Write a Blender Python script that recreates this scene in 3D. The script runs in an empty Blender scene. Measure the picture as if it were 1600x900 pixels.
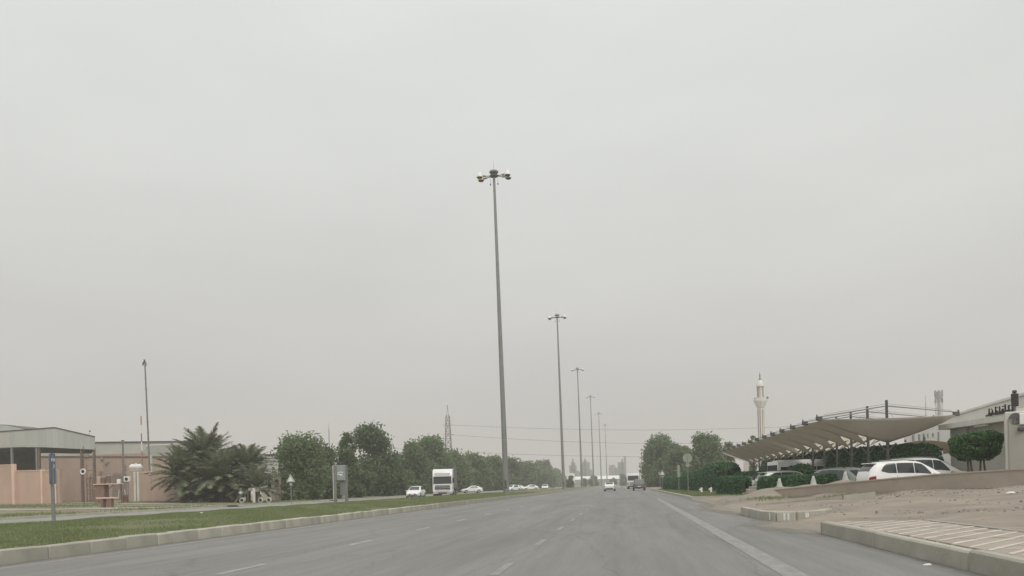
import bpy, bmesh, math, random
import numpy as np
from mathutils import Vector, Matrix

# ------------------------------------------------------------------ camera, sky, sun, exposure
SC = bpy.context.scene
COL = SC.collection
R = math.radians
W, H, F = 1600.0, 900.0, 1256.0
PX, PY = 800.0, 760.0                      # principal point of a level camera with a raised lens
CAMZ, YAW, ROLL = 1.15, R(7.93), R(1.4)
fw = Vector((-math.sin(YAW), math.cos(YAW), 0))
rw = Vector((math.cos(YAW), math.sin(YAW), 0))
up = Vector((0, 0, 1))
cr = rw * math.cos(ROLL) - up * math.sin(ROLL)
cu = rw * math.sin(ROLL) + up * math.cos(ROLL)
cam_d = bpy.data.cameras.new("camera")
cam = bpy.data.objects.new("camera", cam_d)
COL.objects.link(cam)
m = Matrix((cr, cu, -fw)).transposed().to_4x4()
m.translation = Vector((0, 0, CAMZ))
cam.matrix_world = m
cam_d.sensor_width = 36.0
cam_d.lens = 36.0 * F / W
cam_d.shift_y = (PY - H / 2) / W
cam_d.clip_start = 0.05
cam_d.clip_end = 6000
SC.camera = cam

SUN_EL, SUN_AZ = 52.0, 150.0               # high behind the cloud, over the camera's right shoulder
wd = bpy.data.worlds.new("World")
SC.world = wd
wd.use_nodes = True
nt = wd.node_tree
nt.nodes.clear()
def N(t, kind, **kw):
    n = t.nodes.new(kind)
    for k, v in kw.items():
        setattr(n, k, v)
    return n
wo = N(nt, 'ShaderNodeOutputWorld')
bg = N(nt, 'ShaderNodeBackground')
sky = N(nt, 'ShaderNodeTexSky', sky_type='NISHITA', sun_disc=False, sun_elevation=R(SUN_EL), sun_rotation=R(SUN_AZ),
        dust_density=6.0, air_density=1.0)
tc = N(nt, 'ShaderNodeTexCoord')
sep = N(nt, 'ShaderNodeSeparateXYZ')
ramp = N(nt, 'ShaderNodeValToRGB')          # overcast deck: a little brighter towards the zenith all the way up
el = ramp.color_ramp.elements
el[0].position = 0.0; el[0].color = (0.53, 0.505, 0.487, 1)
el[1].position = 1.0; el[1].color = (1.08, 1.09, 1.06, 1)
e = el.new(0.12); e.color = (0.562, 0.546, 0.527, 1)
e = el.new(0.30); e.color = (0.655, 0.66, 0.635, 1)
e = el.new(0.50); e.color = (0.735, 0.75, 0.725, 1)
no = N(nt, 'ShaderNodeTexNoise')
no.inputs['Scale'].default_value = 2.2
no.inputs['Detail'].default_value = 3.0
no.inputs['Roughness'].default_value = 0.45
mp = N(nt, 'ShaderNodeMapping')
mp.inputs['Scale'].default_value = (1, 1, 3.2)
mr = N(nt, 'ShaderNodeMapRange')
mr.inputs['From Min'].default_value = 0.3; mr.inputs['From Max'].default_value = 0.7
mr.inputs['To Min'].default_value = 0.945; mr.inputs['To Max'].default_value = 1.05
mul = N(nt, 'ShaderNodeVectorMath', operation='MULTIPLY')
sc_ = N(nt, 'ShaderNodeVectorMath', operation='SCALE')
sc_.inputs['Scale'].default_value = 0.08     # the clear sky above the deck at its usual strength
mixs = N(nt, 'ShaderNodeMix', data_type='RGBA')
mixs.inputs['Factor'].default_value = 0.94   # almost fully clouded
L = nt.links.new
L(tc.outputs['Generated'], sep.inputs[0]); L(sep.outputs['Z'], ramp.inputs[0])
L(tc.outputs['Generated'], mp.inputs['Vector']); L(mp.outputs[0], no.inputs['Vector']); L(no.outputs['Fac'], mr.inputs['Value'])
L(ramp.outputs[0], mul.inputs[0]); L(mr.outputs[0], mul.inputs[1])
L(sky.outputs[0], sc_.inputs[0])
L(sc_.outputs[0], mixs.inputs['A']); L(mul.outputs[0], mixs.inputs['B'])
L(mixs.outputs['Result'], bg.inputs['Color'])
bg.inputs['Strength'].default_value = 1.08
L(bg.outputs[0], wo.inputs['Surface'])

sd = bpy.data.lights.new("sun", 'SUN')
sd.energy = 1.4; sd.angle = R(35); sd.color = (1.0, 0.96, 0.90)
so = bpy.data.objects.new("sun", sd)
COL.objects.link(so)
az = R(SUN_AZ)
sdir = Vector((math.sin(az) * math.cos(R(SUN_EL)), math.cos(az) * math.cos(R(SUN_EL)), math.sin(R(SUN_EL))))
so.rotation_euler = sdir.to_track_quat('Z', 'Y').to_euler()
so.location = (0, 0, 120)
SC.view_settings.view_transform = 'Standard'
SC.view_settings.look = 'None'
SC.view_settings.gamma = 1.0
SC.view_settings.exposure = 0.0
SC.view_settings.use_curve_mapping = False
SC.cycles.max_bounces = 5
SC.cycles.volume_bounces = 1
SC.cycles.use_denoising = True

# ------------------------------------------------------------------ helpers
rnd = random.Random(7)
rng = np.random.default_rng(7)

def ray(px, py):
    u, v = (px - PX) / F, -(py - PY) / F
    return fw + cr * u + cu * v
def G(px, py, z=0.0):
    """where a line of sight meets the level z"""
    d = ray(px, py); t = (z - CAMZ) / d.z
    return Vector((d.x * t, d.y * t, z))
def D(px, py, Y):
    d = ray(px, py); t = Y / d.y
    return Vector((d.x * t, Y, CAMZ + d.z * t))
def XA(px, Y, py=750):
    return D(px, py, Y).x
def ZA(px, py, Y):
    return D(px, py, Y).z

class MB:
    def __init__(s): s.v = []; s.f = []
    def add(s, vs, fs):
        b = len(s.v); s.v += [tuple(x) for x in vs]; s.f += [tuple(i + b for i in f) for f in fs]; return s
    def box(s, c, d, rz=0.0, rx=0.0, ry=0.0, top=1.0, topy=None):
        """box centred at c with size d; top scales the upper face"""
        x, y, z = d[0] / 2, d[1] / 2, d[2] / 2
        ty = top if topy is None else topy
        pts = [(-x, -y, -z), (x, -y, -z), (x, y, -z), (-x, y, -z), (-x * top, -y * ty, z), (x * top, -y * ty, z), (x * top, y * ty, z), (-x * top, y * ty, z)]
        M = Matrix.Rotation(rz, 3, 'Z') @ Matrix.Rotation(ry, 3, 'Y') @ Matrix.Rotation(rx, 3, 'X')
        pts = [M @ Vector(p) + Vector(c) for p in pts]
        return s.add(pts, [(0, 3, 2, 1), (4, 5, 6, 7), (0, 1, 5, 4), (1, 2, 6, 5), (2, 3, 7, 6), (3, 0, 4, 7)])
    def cbox(s, c, d, b=0.02, rz=0.0, seg=1):
        """box with bevelled edges"""
        bm = bmesh.new()
        bmesh.ops.create_cube(bm, size=1.0)
        for v in bm.verts:
            v.co = Vector((v.co.x * d[0], v.co.y * d[1], v.co.z * d[2]))
        bmesh.ops.bevel(bm, geom=list(bm.edges), offset=min(b, min(d) * 0.45), segments=seg, affect='EDGES', profile=0.5)
        bm.verts.index_update()
        M = Matrix.Rotation(rz, 3, 'Z')
        s.add([M @ v.co + Vector(c) for v in bm.verts], [[v.index for v in f.verts] for f in bm.faces])
        bm.free(); return s
    def tube(s, a, b, r0, r1=None, n=8, cap=True):
        a, b = Vector(a), Vector(b); r1 = r0 if r1 is None else r1
        ax = (b - a).normalized()
        t = Vector((0, 0, 1)) if abs(ax.z) < 0.9 else Vector((1, 0, 0))
        e1 = ax.cross(t).normalized(); e2 = ax.cross(e1)
        vs = []
        for p, r in ((a, r0), (b, r1)):
            for i in range(n):
                q = 2 * math.pi * i / n
                vs.append(p + e1 * (r * math.cos(q)) + e2 * (r * math.sin(q)))
        fs = [(i, (i + 1) % n, n + (i + 1) % n, n + i) for i in range(n)]
        if cap: fs += [tuple(range(n - 1, -1, -1)), tuple(range(n, 2 * n))]
        return s.add(vs, fs)
    def path(s, pts, r, n=6):
        for a, b in zip(pts, pts[1:]):
            s.tube(a, b, r if not callable(r) else r, None, n)
        return s
    def lathe(s, prof, n=16, c=(0, 0, 0), axis='Z', cap=True):
        vs = []
        for (r, z) in prof:
            for i in range(n):
                q = 2 * math.pi * i / n
                p = (r * math.cos(q), r * math.sin(q), z)
                if axis == 'X': p = (p[2], p[0], p[1])
                if axis == 'Y': p = (p[0], p[2], p[1])
                vs.append((p[0] + c[0], p[1] + c[1], p[2] + c[2]))
        fs = []
        k = len(prof)
        for j in range(k - 1):
            for i in range(n):
                a, b2 = j * n + i, j * n + (i + 1) % n
                fs.append((a, b2, b2 + n, a + n))
        if cap: fs += [tuple(range(n - 1, -1, -1)), tuple((k - 1) * n + i for i in range(n))]
        return s.add(vs, fs)
    def prism(s, poly, h, z0=0.0):
        """polygon in x,y (list of 2d or 3d points) raised by h"""
        n = len(poly)
        lo = [(p[0], p[1], z0 if len(p) < 3 else p[2]) for p in poly]
        hi = [(p[0], p[1], p[2] + h) for p in lo]
        return s.add(lo + hi, [tuple(range(n - 1, -1, -1)), tuple(range(n, 2 * n))] + [(i, (i + 1) % n, n + (i + 1) % n, n + i) for i in range(n)])
    def extr(s, poly, off):
        """planar polygon of 3d points given thickness along the vector off"""
        n = len(poly); off = Vector(off)
        a = [Vector(p) for p in poly]
        return s.add(a + [p + off for p in a], [tuple(range(n)), tuple(range(2 * n - 1, n - 1, -1))] + [(i, n + i, n + (i + 1) % n, (i + 1) % n) for i in range(n)])
    def quad(s, *p):
        return s.add(p, [tuple(range(len(p)))])
    def grid(s, xs, ys, fn):
        nx, ny = len(xs), len(ys)
        vs = [(x, y, fn(x, y)) for y in ys for x in xs]
        fs = [(j * nx + i, j * nx + i + 1, (j + 1) * nx + i + 1, (j + 1) * nx + i) for j in range(ny - 1) for i in range(nx - 1)]
        return s.add(vs, fs)
    def surf(s, fn, nu, nv):
        vs = [fn(i / nu, j / nv) for j in range(nv + 1) for i in range(nu + 1)]
        k = nu + 1
        return s.add(vs, [(j * k + i, j * k + i + 1, (j + 1) * k + i + 1, (j + 1) * k + i) for j in range(nv) for i in range(nu)])
    def mesh(s, name, mat=None, smooth=False, fix=True):
        me = bpy.data.meshes.new(name)
        me.from_pydata(s.v, [], s.f)
        if fix:
            bm = bmesh.new(); bm.from_mesh(me)
            bmesh.ops.recalc_face_normals(bm, faces=bm.faces); bm.to_mesh(me); bm.free()
        if smooth:
            me.polygons.foreach_set('use_smooth', [True] * len(me.polygons))
            if smooth != 'all' and hasattr(me, 'set_sharp_from_angle'): me.set_sharp_from_angle(angle=R(38))
        if mat: me.materials.append(mat)
        me.update(); return me

def np_mesh(name, v, f, mat):
    """v (n,3), f (m,k) numpy arrays"""
    me = bpy.data.meshes.new(name)
    k = f.shape[1]
    me.vertices.add(len(v)); me.vertices.foreach_set('co', v.astype(np.float32).ravel())
    me.loops.add(f.size); me.loops.foreach_set('vertex_index', f.astype(np.int32).ravel())
    me.polygons.add(len(f)); me.polygons.foreach_set('loop_start', np.arange(0, f.size, k, dtype=np.int32))
    me.update(calc_edges=True)
    me.materials.append(mat)
    return me

def link(name, me, parent=None, loc=None, rz=0.0):
    o = bpy.data.objects.new(name, me); COL.objects.link(o)
    if parent: o.parent = parent
    if loc is not None: o.location = loc
    if rz: o.rotation_euler = (0, 0, rz)
    return o
def part(name, mb, mat, parent, smooth=False, label=None):
    o = link(name, mb.mesh(name, mat, smooth), parent)
    if label: o['label'] = label
    return o
def tag(o, label=None, cat=None, group=None, kind=None):
    if label: o['label'] = label
    if cat: o['category'] = cat
    if group: o['group'] = group
    if kind: o['kind'] = kind
    return o
def thing(name, label, cat, loc=(0, 0, 0), rz=0.0, group=None):
    o = bpy.data.objects.new(name, None); COL.objects.link(o)
    o.empty_display_size = 0.3
    o.location = loc; o.rotation_euler = (0, 0, rz)
    return tag(o, label, cat, group)
def copy_tree(o, parent=None):
    c = o.copy(); COL.objects.link(c); c.parent = parent
    for ch in list(o.children): copy_tree(ch, c)
    return c
def struct(name, mb, mat, smooth=False):
    o = link(name, mb.mesh(name, mat, smooth)); o['kind'] = 'structure'; return o

# ------------------------------------------------------------------ materials
MATS = {}
def mat(name, col, rough=0.8, var=0.15, scale=1.5, col2=None, metal=0.0, bump=0.0, bscale=30.0, spec=0.3, detail=6.0, stretch=(1, 1, 1), trans=None, objrand=0.0, island=0.0):
    if name in MATS: return MATS[name]
    M = bpy.data.materials.new(name); M.use_nodes = True
    t = M.node_tree; t.nodes.clear(); L = t.links.new
    out = N(t, 'ShaderNodeOutputMaterial'); b = N(t, 'ShaderNodeBsdfPrincipled')
    b.inputs['Roughness'].default_value = rough; b.inputs['Metallic'].default_value = metal
    b.inputs['Specular IOR Level'].default_value = spec
    c = (*col, 1)
    tcn = N(t, 'ShaderNodeTexCoord'); mpn = N(t, 'ShaderNodeMapping'); mpn.inputs['Scale'].default_value = stretch
    L(tcn.outputs['Object'], mpn.inputs['Vector'])
    colout = None
    if var > 0 or col2:
        nz = N(t, 'ShaderNodeTexNoise'); nz.inputs['Scale'].default_value = scale; nz.inputs['Detail'].default_value = detail; nz.inputs['Roughness'].default_value = 0.62
        L(mpn.outputs[0], nz.inputs['Vector'])
        rp = N(t, 'ShaderNodeValToRGB')
        c2 = (*(col2 if col2 else tuple(x * (1 - var) for x in col)), 1)
        c1 = c if col2 else (*(min(1, x * (1 + var)) for x in col), 1)
        rp.color_ramp.elements[0].position = 0.33; rp.color_ramp.elements[0].color = c2
        rp.color_ramp.elements[1].position = 0.67; rp.color_ramp.elements[1].color = c1
        L(nz.outputs['Fac'], rp.inputs[0]); colout = rp.outputs[0]
    if island > 0:
        g = N(t, 'ShaderNodeNewGeometry'); mrn = N(t, 'ShaderNodeMapRange')
        mrn.inputs['To Min'].default_value = 1 - island; mrn.inputs['To Max'].default_value = 1 + island
        L(g.outputs['Random Per Island'], mrn.inputs['Value'])
        vm = N(t, 'ShaderNodeVectorMath', operation='SCALE')
        if colout: L(colout, vm.inputs[0])
        else: vm.inputs[0].default_value = col
        L(mrn.outputs[0], vm.inputs['Scale']); colout = vm.outputs[0]
    if objrand > 0 and colout:
        oi = N(t, 'ShaderNodeObjectInfo'); mrn = N(t, 'ShaderNodeMapRange')
        mrn.inputs['To Min'].default_value = 1 - objrand; mrn.inputs['To Max'].default_value = 1 + objrand
        L(oi.outputs['Random'], mrn.inputs['Value']); vm = N(t, 'ShaderNodeVectorMath', operation='SCALE')
        L(colout, vm.inputs[0]); L(mrn.outputs[0], vm.inputs['Scale']); colout = vm.outputs[0]
    if colout: L(colout, b.inputs['Base Color'])
    else: b.inputs['Base Color'].default_value = c
    if bump > 0:
        nb = N(t, 'ShaderNodeTexNoise'); nb.inputs['Scale'].default_value = bscale; nb.inputs['Detail'].default_value = 5
        L(mpn.outputs[0], nb.inputs['Vector'])
        bp = N(t, 'ShaderNodeBump'); bp.inputs['Strength'].default_value = bump; bp.inputs['Distance'].default_value = 0.02
        L(nb.outputs['Fac'], bp.inputs['Height']); L(bp.outputs[0], b.inputs['Normal'])
    sh = b.outputs[0]
    if trans:
        tr = N(t, 'ShaderNodeBsdfTranslucent'); mx = N(t, 'ShaderNodeMixShader'); mx.inputs[0].default_value = trans
        if colout: L(colout, tr.inputs['Color'])
        else: tr.inputs['Color'].default_value = c
        L(sh, mx.inputs[1]); L(tr.outputs[0], mx.inputs[2]); sh = mx.outputs[0]
    L(sh, out.inputs['Surface'])
    MATS[name] = M
    return M

def road_material():
    """dusty asphalt: fine grain, pale dust drifts, dark oil and tyre streaks that run along the road"""
    M = bpy.data.materials.new('dusty_asphalt'); M.use_nodes = True
    t = M.node_tree; t.nodes.clear(); L = t.links.new
    out = N(t, 'ShaderNodeOutputMaterial'); b = N(t, 'ShaderNodeBsdfPrincipled'); b.inputs['Roughness'].default_value = 0.82
    b.inputs['Specular IOR Level'].default_value = 0.25
    tcn = N(t, 'ShaderNodeTexCoord')
    def noise(scale, stretch, detail=5, rough=0.6):
        mpn = N(t, 'ShaderNodeMapping'); mpn.inputs['Scale'].default_value = stretch
        L(tcn.outputs['Object'], mpn.inputs['Vector'])
        n = N(t, 'ShaderNodeTexNoise'); n.inputs['Scale'].default_value = scale; n.inputs['Detail'].default_value = detail; n.inputs['Roughness'].default_value = rough
        L(mpn.outputs[0], n.inputs['Vector']); return n.outputs['Fac']
    def rp(src, a, b_, ca, cb):
        r = N(t, 'ShaderNodeValToRGB'); r.color_ramp.elements[0].position = a; r.color_ramp.elements[1].position = b_
        r.color_ramp.elements[0].color = (*ca, 1); r.color_ramp.elements[1].color = (*cb, 1); L(src, r.inputs[0]); return r.outputs[0]
    def mix(kind, f, a, b_):
        mx = N(t, 'ShaderNodeMix', data_type='RGBA', blend_type=kind); mx.inputs['Factor'].default_value = f
        L(a, mx.inputs['A']); L(b_, mx.inputs['B']); return mx.outputs['Result']
    base = rp(noise(0.35, (1, 0.25, 1), 7), 0.32, 0.68, (0.195, 0.194, 0.184), (0.240, 0.238, 0.226))
    streak = rp(noise(1.1, (1, 0.035, 1), 4), 0.28, 0.62, (0.78, 0.78, 0.78), (1.05, 1.05, 1.04))
    fine = rp(noise(3.0, (1.6, 0.10, 1), 6, 0.7), 0.30, 0.66, (0.84, 0.84, 0.84), (1.07, 1.07, 1.06))
    grain = rp(noise(26, (1, 1, 1), 5, .75), 0.30, 0.70, (0.76, 0.76, 0.76), (1.22, 1.22, 1.22))
    c = mix('MULTIPLY', 0.8, base, streak); c = mix('MULTIPLY', 0.7, c, fine); c = mix('MULTIPLY', 0.8, c, grain)
    # cracks sealed with tar
    vo = N(t, 'ShaderNodeTexVoronoi', feature='DISTANCE_TO_EDGE'); vo.inputs['Scale'].default_value = 0.22
    mpn = N(t, 'ShaderNodeMapping'); mpn.inputs['Scale'].default_value = (2.4, 0.35, 1); L(tcn.outputs['Object'], mpn.inputs['Vector'])
    wob = N(t, 'ShaderNodeTexNoise'); wob.inputs['Scale'].default_value = 1.4; wob.inputs['Detail'].default_value = 5
    L(tcn.outputs['Object'], wob.inputs['Vector'])
    am = N(t, 'ShaderNodeVectorMath', operation='MULTIPLY_ADD'); am.inputs[1].default_value = (0.9, 0.9, 0)
    L(wob.outputs['Color'], am.inputs[0]); L(mpn.outputs[0], am.inputs[2]); L(am.outputs[0], vo.inputs['Vector'])
    crack = rp(vo.outputs['Distance'], 0.004, 0.014, (0.62, 0.62, 0.62), (1, 1, 1))
    c = mix('MULTIPLY', 0.3, c, crack)
    L(c, b.inputs['Base Color'])
    bp = N(t, 'ShaderNodeBump'); bp.inputs['Strength'].default_value = 0.25; bp.inputs['Distance'].default_value = 0.01
    L(noise(70, (1, 1, 1), 3), bp.inputs['Height']); L(bp.outputs[0], b.inputs['Normal'])
    L(b.outputs[0], out.inputs['Surface']); return M

def paint_material(name, col, thr):
    """worn road paint: mixes into bare asphalt by a noise mask (paint rubbed away)"""
    M = bpy.data.materials.new(name); M.use_nodes = True
    t = M.node_tree; t.nodes.clear(); L = t.links.new
    out = N(t, 'ShaderNodeOutputMaterial'); b = N(t, 'ShaderNodeBsdfPrincipled'); b.inputs['Roughness'].default_value = 0.75
    tcn = N(t, 'ShaderNodeTexCoord'); n = N(t, 'ShaderNodeTexNoise'); n.inputs['Scale'].default_value = 5; n.inputs['Detail'].default_value = 8; n.inputs['Roughness'].default_value = 0.75
    mpn = N(t, 'ShaderNodeMapping'); mpn.inputs['Scale'].default_value = (1.2, 0.3, 1); L(tcn.outputs['Object'], mpn.inputs['Vector']); L(mpn.outputs[0], n.inputs['Vector'])
    r = N(t, 'ShaderNodeValToRGB'); r.color_ramp.elements[0].position = thr - 0.1; r.color_ramp.elements[1].position = thr + 0.12
    r.color_ramp.elements[0].color = (0.215, 0.213, 0.202, 1); r.color_ramp.elements[1].color = (*col, 1)
    L(n.outputs['Fac'], r.inputs[0]); L(r.outputs[0], b.inputs['Base Color']); L(b.outputs[0], out.inputs['Surface']); return M

ASPH = road_material()
ASPH2 = mat('pale_asphalt', (0.27, 0.265, 0.245), 0.9, 0.14, 0.5)
SAND = mat('sandy_ground', (0.30, 0.25, 0.20), 0.95, 0.2, 0.25, col2=(0.20, 0.19, 0.14), bump=0.4)
DIRT = mat('bare_dirt', (0.318, 0.272, 0.224), 0.95, 0.2, 0.55, col2=(0.205, 0.182, 0.155), bump=0.6, bscale=9, detail=9)
VERGE = mat('dry_verge', (0.20, 0.20, 0.12), 0.95, 0.2, 0.35, col2=(0.26, 0.215, 0.165), bump=0.5, bscale=10, detail=9)
LAWN = mat('lawn_soil', (0.130, 0.150, 0.072), 0.95, 0.2, 0.4, col2=(0.155, 0.16, 0.088), bump=0.5, bscale=14, detail=9)
PATH = mat('pale_path', (0.42, 0.39, 0.335), 0.9, 0.15, 0.8)
KERB = mat('kerb_concrete', (0.46, 0.44, 0.38), 0.9, 0.2, 1.2, col2=(0.34, 0.33, 0.275), bump=0.4, bscale=18, detail=9, objrand=0.13)
CONC = mat('concrete', (0.40, 0.375, 0.325), 0.9, 0.2, 0.8, col2=(0.29, 0.275, 0.24), bump=0.3, bscale=14, detail=9)
PLASTER = mat('pink_plaster', (0.56, 0.40, 0.318), 0.9, 0.1, 0.5, col2=(0.46, 0.335, 0.27), bump=0.15, detail=9, stretch=(1, 1, .35))
PLASTER2 = mat('dull_pink_plaster', (0.48, 0.36, 0.295), 0.9, 0.1, 0.5, col2=(0.385, 0.295, 0.245), bump=0.15, detail=9, stretch=(1, 1, .35))
PLTRIM = mat('pale_pink_trim', (0.70, 0.52, 0.43), 0.9, 0.08, 0.8)
SHEET = mat('grey_sheet_metal', (0.48, 0.495, 0.47), 0.6, 0.07, 0.6, col2=(0.41, 0.42, 0.39), stretch=(1, 1, .3), detail=9)
SHEETW = mat('white_sheet_metal', (0.72, 0.72, 0.69), 0.55, 0.06, 0.5)
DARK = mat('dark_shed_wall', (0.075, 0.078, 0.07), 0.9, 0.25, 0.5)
STEEL = mat('galvanised_steel', (0.25, 0.255, 0.248), 0.5, 0.1, 2.0, metal=0.35)
STEELD = mat('dark_steel', (0.10, 0.10, 0.095), 0.6, 0.15, 2.0, metal=0.2)
BROWNST = mat('brown_painted_steel', (0.17, 0.125, 0.10), 0.7, 0.15, 2.0)
WHITE = mat('white_paint', (0.80, 0.80, 0.78), 0.45, 0.05, 2.0)
CREAM = mat('cream_paint', (0.62, 0.60, 0.545), 0.7, 0.08, 1.0)
CARW = mat('car_white', (0.80, 0.80, 0.79), 0.22, 0.03, 1.0, spec=0.5)
CARS = mat('car_silver', (0.58, 0.58, 0.55), 0.25, 0.03, 1.0, spec=0.5, metal=0.3)
CARG = mat('car_grey_green', (0.17, 0.19, 0.17), 0.3, 0.05, 1.0, spec=0.5)
CARD = mat('car_dark_grey', (0.13, 0.135, 0.135), 0.3, 0.05, 1.0, spec=0.5)
GLASS = mat('car_glass', (0.035, 0.042, 0.045), 0.06, 0, 1.0, spec=0.6)
RUBBER = mat('rubber', (0.03, 0.03, 0.03), 0.9, 0.2, 3.0)
RIM = mat('wheel_rim', (0.45, 0.45, 0.45), 0.35, 0.1, 4.0, metal=0.6)
BLACK = mat('black_plastic', (0.025, 0.026, 0.026), 0.6, 0.1, 3.0)
LAMPG = mat('headlight_glass', (0.70, 0.72, 0.72), 0.12, 0, 1.0, spec=0.6)
RED = mat('red_lens', (0.20, 0.03, 0.028), 0.25, 0, 1.0)
YEL = mat('yellowed_reflector', (0.75, 0.60, 0.16), 0.35, 0.1, 3.0)
BLUE = mat('blue_sign', (0.11, 0.155, 0.22), 0.5, 0.08, 2.0)
SIGNG = mat('grey_sign_panel', (0.30, 0.33, 0.32), 0.5, 0.08, 2.0)
SIGNW = mat('sign_white', (0.75, 0.75, 0.72), 0.5, 0.05, 2.0)
LEAF = mat('leaf_dark', (0.140, 0.200, 0.104), 0.75, 0.35, 0.22, col2=(0.182, 0.232, 0.120), objrand=0.16, island=0.3, trans=0.45, spec=0.15)
LEAF2 = mat('leaf_olive', (0.196, 0.236, 0.118), 0.75, 0.35, 0.22, col2=(0.146, 0.196, 0.106), objrand=0.16, island=0.3, trans=0.45, spec=0.15)
LEAFH = mat('leaf_hedge', (0.085, 0.180, 0.088), 0.75, 0.3, 0.6, col2=(0.066, 0.140, 0.070), island=0.35, trans=0.32, spec=0.15)
LEAFT = mat('leaf_topiary', (0.115, 0.200, 0.092), 0.75, 0.3, 0.8, col2=(0.085, 0.155, 0.070), island=0.3, trans=0.3, spec=0.15)
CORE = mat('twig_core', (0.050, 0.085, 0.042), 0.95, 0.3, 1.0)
PALM = mat('palm_frond', (0.235, 0.255, 0.165), 0.75, 0.3, 0.7, col2=(0.18, 0.205, 0.13), island=0.35, trans=0.3, spec=0.15)
PALMDRY = mat('dry_palm_frond', (0.26, 0.22, 0.15), 0.85, 0.25, 1.0, island=0.2)
BARK = mat('bark', (0.15, 0.115, 0.085), 0.95, 0.3, 3.0, bump=0.5)
BLADE = mat('grass_blade', (0.185, 0.240, 0.110), 0.85, 0.3, 0.35, col2=(0.235, 0.25, 0.135), island=0.3, trans=0.2, spec=0.1)
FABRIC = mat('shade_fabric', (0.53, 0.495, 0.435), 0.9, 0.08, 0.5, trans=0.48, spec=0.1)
FABRICL = mat('pale_lit_fabric', (0.62, 0.57, 0.47), 0.9, 0.08, 0.5, trans=0.3, spec=0.1)  # paler copy: light on the upper sides put into the colour; also second row
PAVE = mat('paving_brown', (0.345, 0.30, 0.255), 0.9, 0.15, 1.5, bump=0.3, island=0.0)
PAVEL = mat('paving_pale', (0.52, 0.485, 0.43), 0.9, 0.15, 2.5, bump=0.3)
PAINT = paint_material('worn_white_paint', (0.40, 0.40, 0.375), 0.50)
PAINT2 = paint_material('worn_edge_paint', (0.285, 0.283, 0.268), 0.50)
FAR = mat('far_concrete', (0.20, 0.20, 0.19), 0.9, 0.15, 0.05)
WINB = mat('dark_window', (0.08, 0.085, 0.085), 0.25, 0, 1.0, spec=0.5)
WALLG = mat('grey_render', (0.40, 0.385, 0.345), 0.9, 0.1, 0.5, col2=(0.33, 0.315, 0.285), detail=8)
# ------------------------------------------------------------------ the setting: ground, roads, kerbs
def sstep(a, b, x):
    t = min(1, max(0, (x - a) / (b - a))); return t * t * (3 - 2 * t)
def zleft(x, y):
    return 0.10 + 0.34 * sstep(34, 60, -x) + 0.02 * math.sin(x * 0.7 + y * 0.31) + 0.015 * math.sin(y * 0.9 - x * 0.2)
CTRL = [(4.5, 3, .24), (4.5, 10, .24), (4.5, 17, .22), (6.2, 8, .27), (6.2, 13, .26), (6.0, 17.6, .2), (4.5, 19.2, 0.01), (4.5, 21, 0.0), (4.5, 22.6, .01), (6.0, 20.5, .06), (4.6, 24, .21), (4.6, 28, .2),
        (4.5, 31, .02), (4.5, 36, .0), (4.5, 45, .0), (4.5, 54, .0), (6.3, 25.5, .2), (6.5, 30, .18), (6.5, 36, .10), (6.8, 47, .05), (8.2, 40, .25), (9.7, 36.8, .5), (12.4, 33, .63), (15, 29.8, .74), (9, 20, .32), (12, 20, .5),
        (18, 20, .7), (9, 10, .36), (12, 10, .45), (25, 25, .95), (25, 10, .8), (10, 28, .42), (40, 20, 1.0), (8.5, 33, .3),
        (10.5, 45, .05), (14, 42, .10), (12, 60, .0), (14, 52, .0), (19, 45, .7), (17.5, 36, 1.15), (22, 38, 1.25), (16, 38, .7), (20, 60, .1), (30, 50, .9), (10, 80, .0), (20, 110, .0), (7, 60, 0.1), (6, 90, .1), (40, 90, .2), (60, 60, .5), (60, 120, .1)]
for px_, py_, Y_ in ((1218, 761, 44), (1271, 757.5, 43), (1321, 751, 41.5)):
    p_ = D(px_, py_, Y_); CTRL.append((p_.x, p_.y, p_.z))
CTRL += [(13.3, 40.2, .25), (12.0, 40.0, .25), (14.8, 40.6, .27), (15.1, 43.6, .34), (16.5, 44.0, .36), (13.8, 43.2, .32), (XA(1511, 36.5, 730), 36.5, 1.2), (XA(1536, 36.8, 730), 36.8, 1.2)]
CA = np.array(CTRL)
def zright(x, y):
    d2 = (CA[:, 0] - x) ** 2 + ((CA[:, 1] - y) * 0.8) ** 2 + 0.05
    w = 1 / d2 ** 1.6
    return float((w * CA[:, 2]).sum() / w.sum())
def zmed(x):
    t = (-x - 10.95) / 10.45
    return 0.25 + 0.10 * math.sin(math.pi * min(1, max(0, t))) ** 0.8

mb = MB(); mb.grid(np.linspace(-1400, 1400, 29), np.linspace(-250, 1450, 18), lambda x, y: -0.08)
struct('ground', mb, SAND)
mb = MB(); mb.grid([-10.8, -6, -2, 2, 4.45], [-30, 0, 20, 40, 80, 160, 320, 640, 1400], lambda x, y: 0.0)
struct('road', mb, ASPH)
mb = MB(); mb.grid([-33.2, -29, -25, -21.45], [-30, 0, 20, 40, 80, 160, 320, 640, 1400], lambda x, y: -0.004)
struct('far_carriageway', mb, ASPH2)
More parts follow.
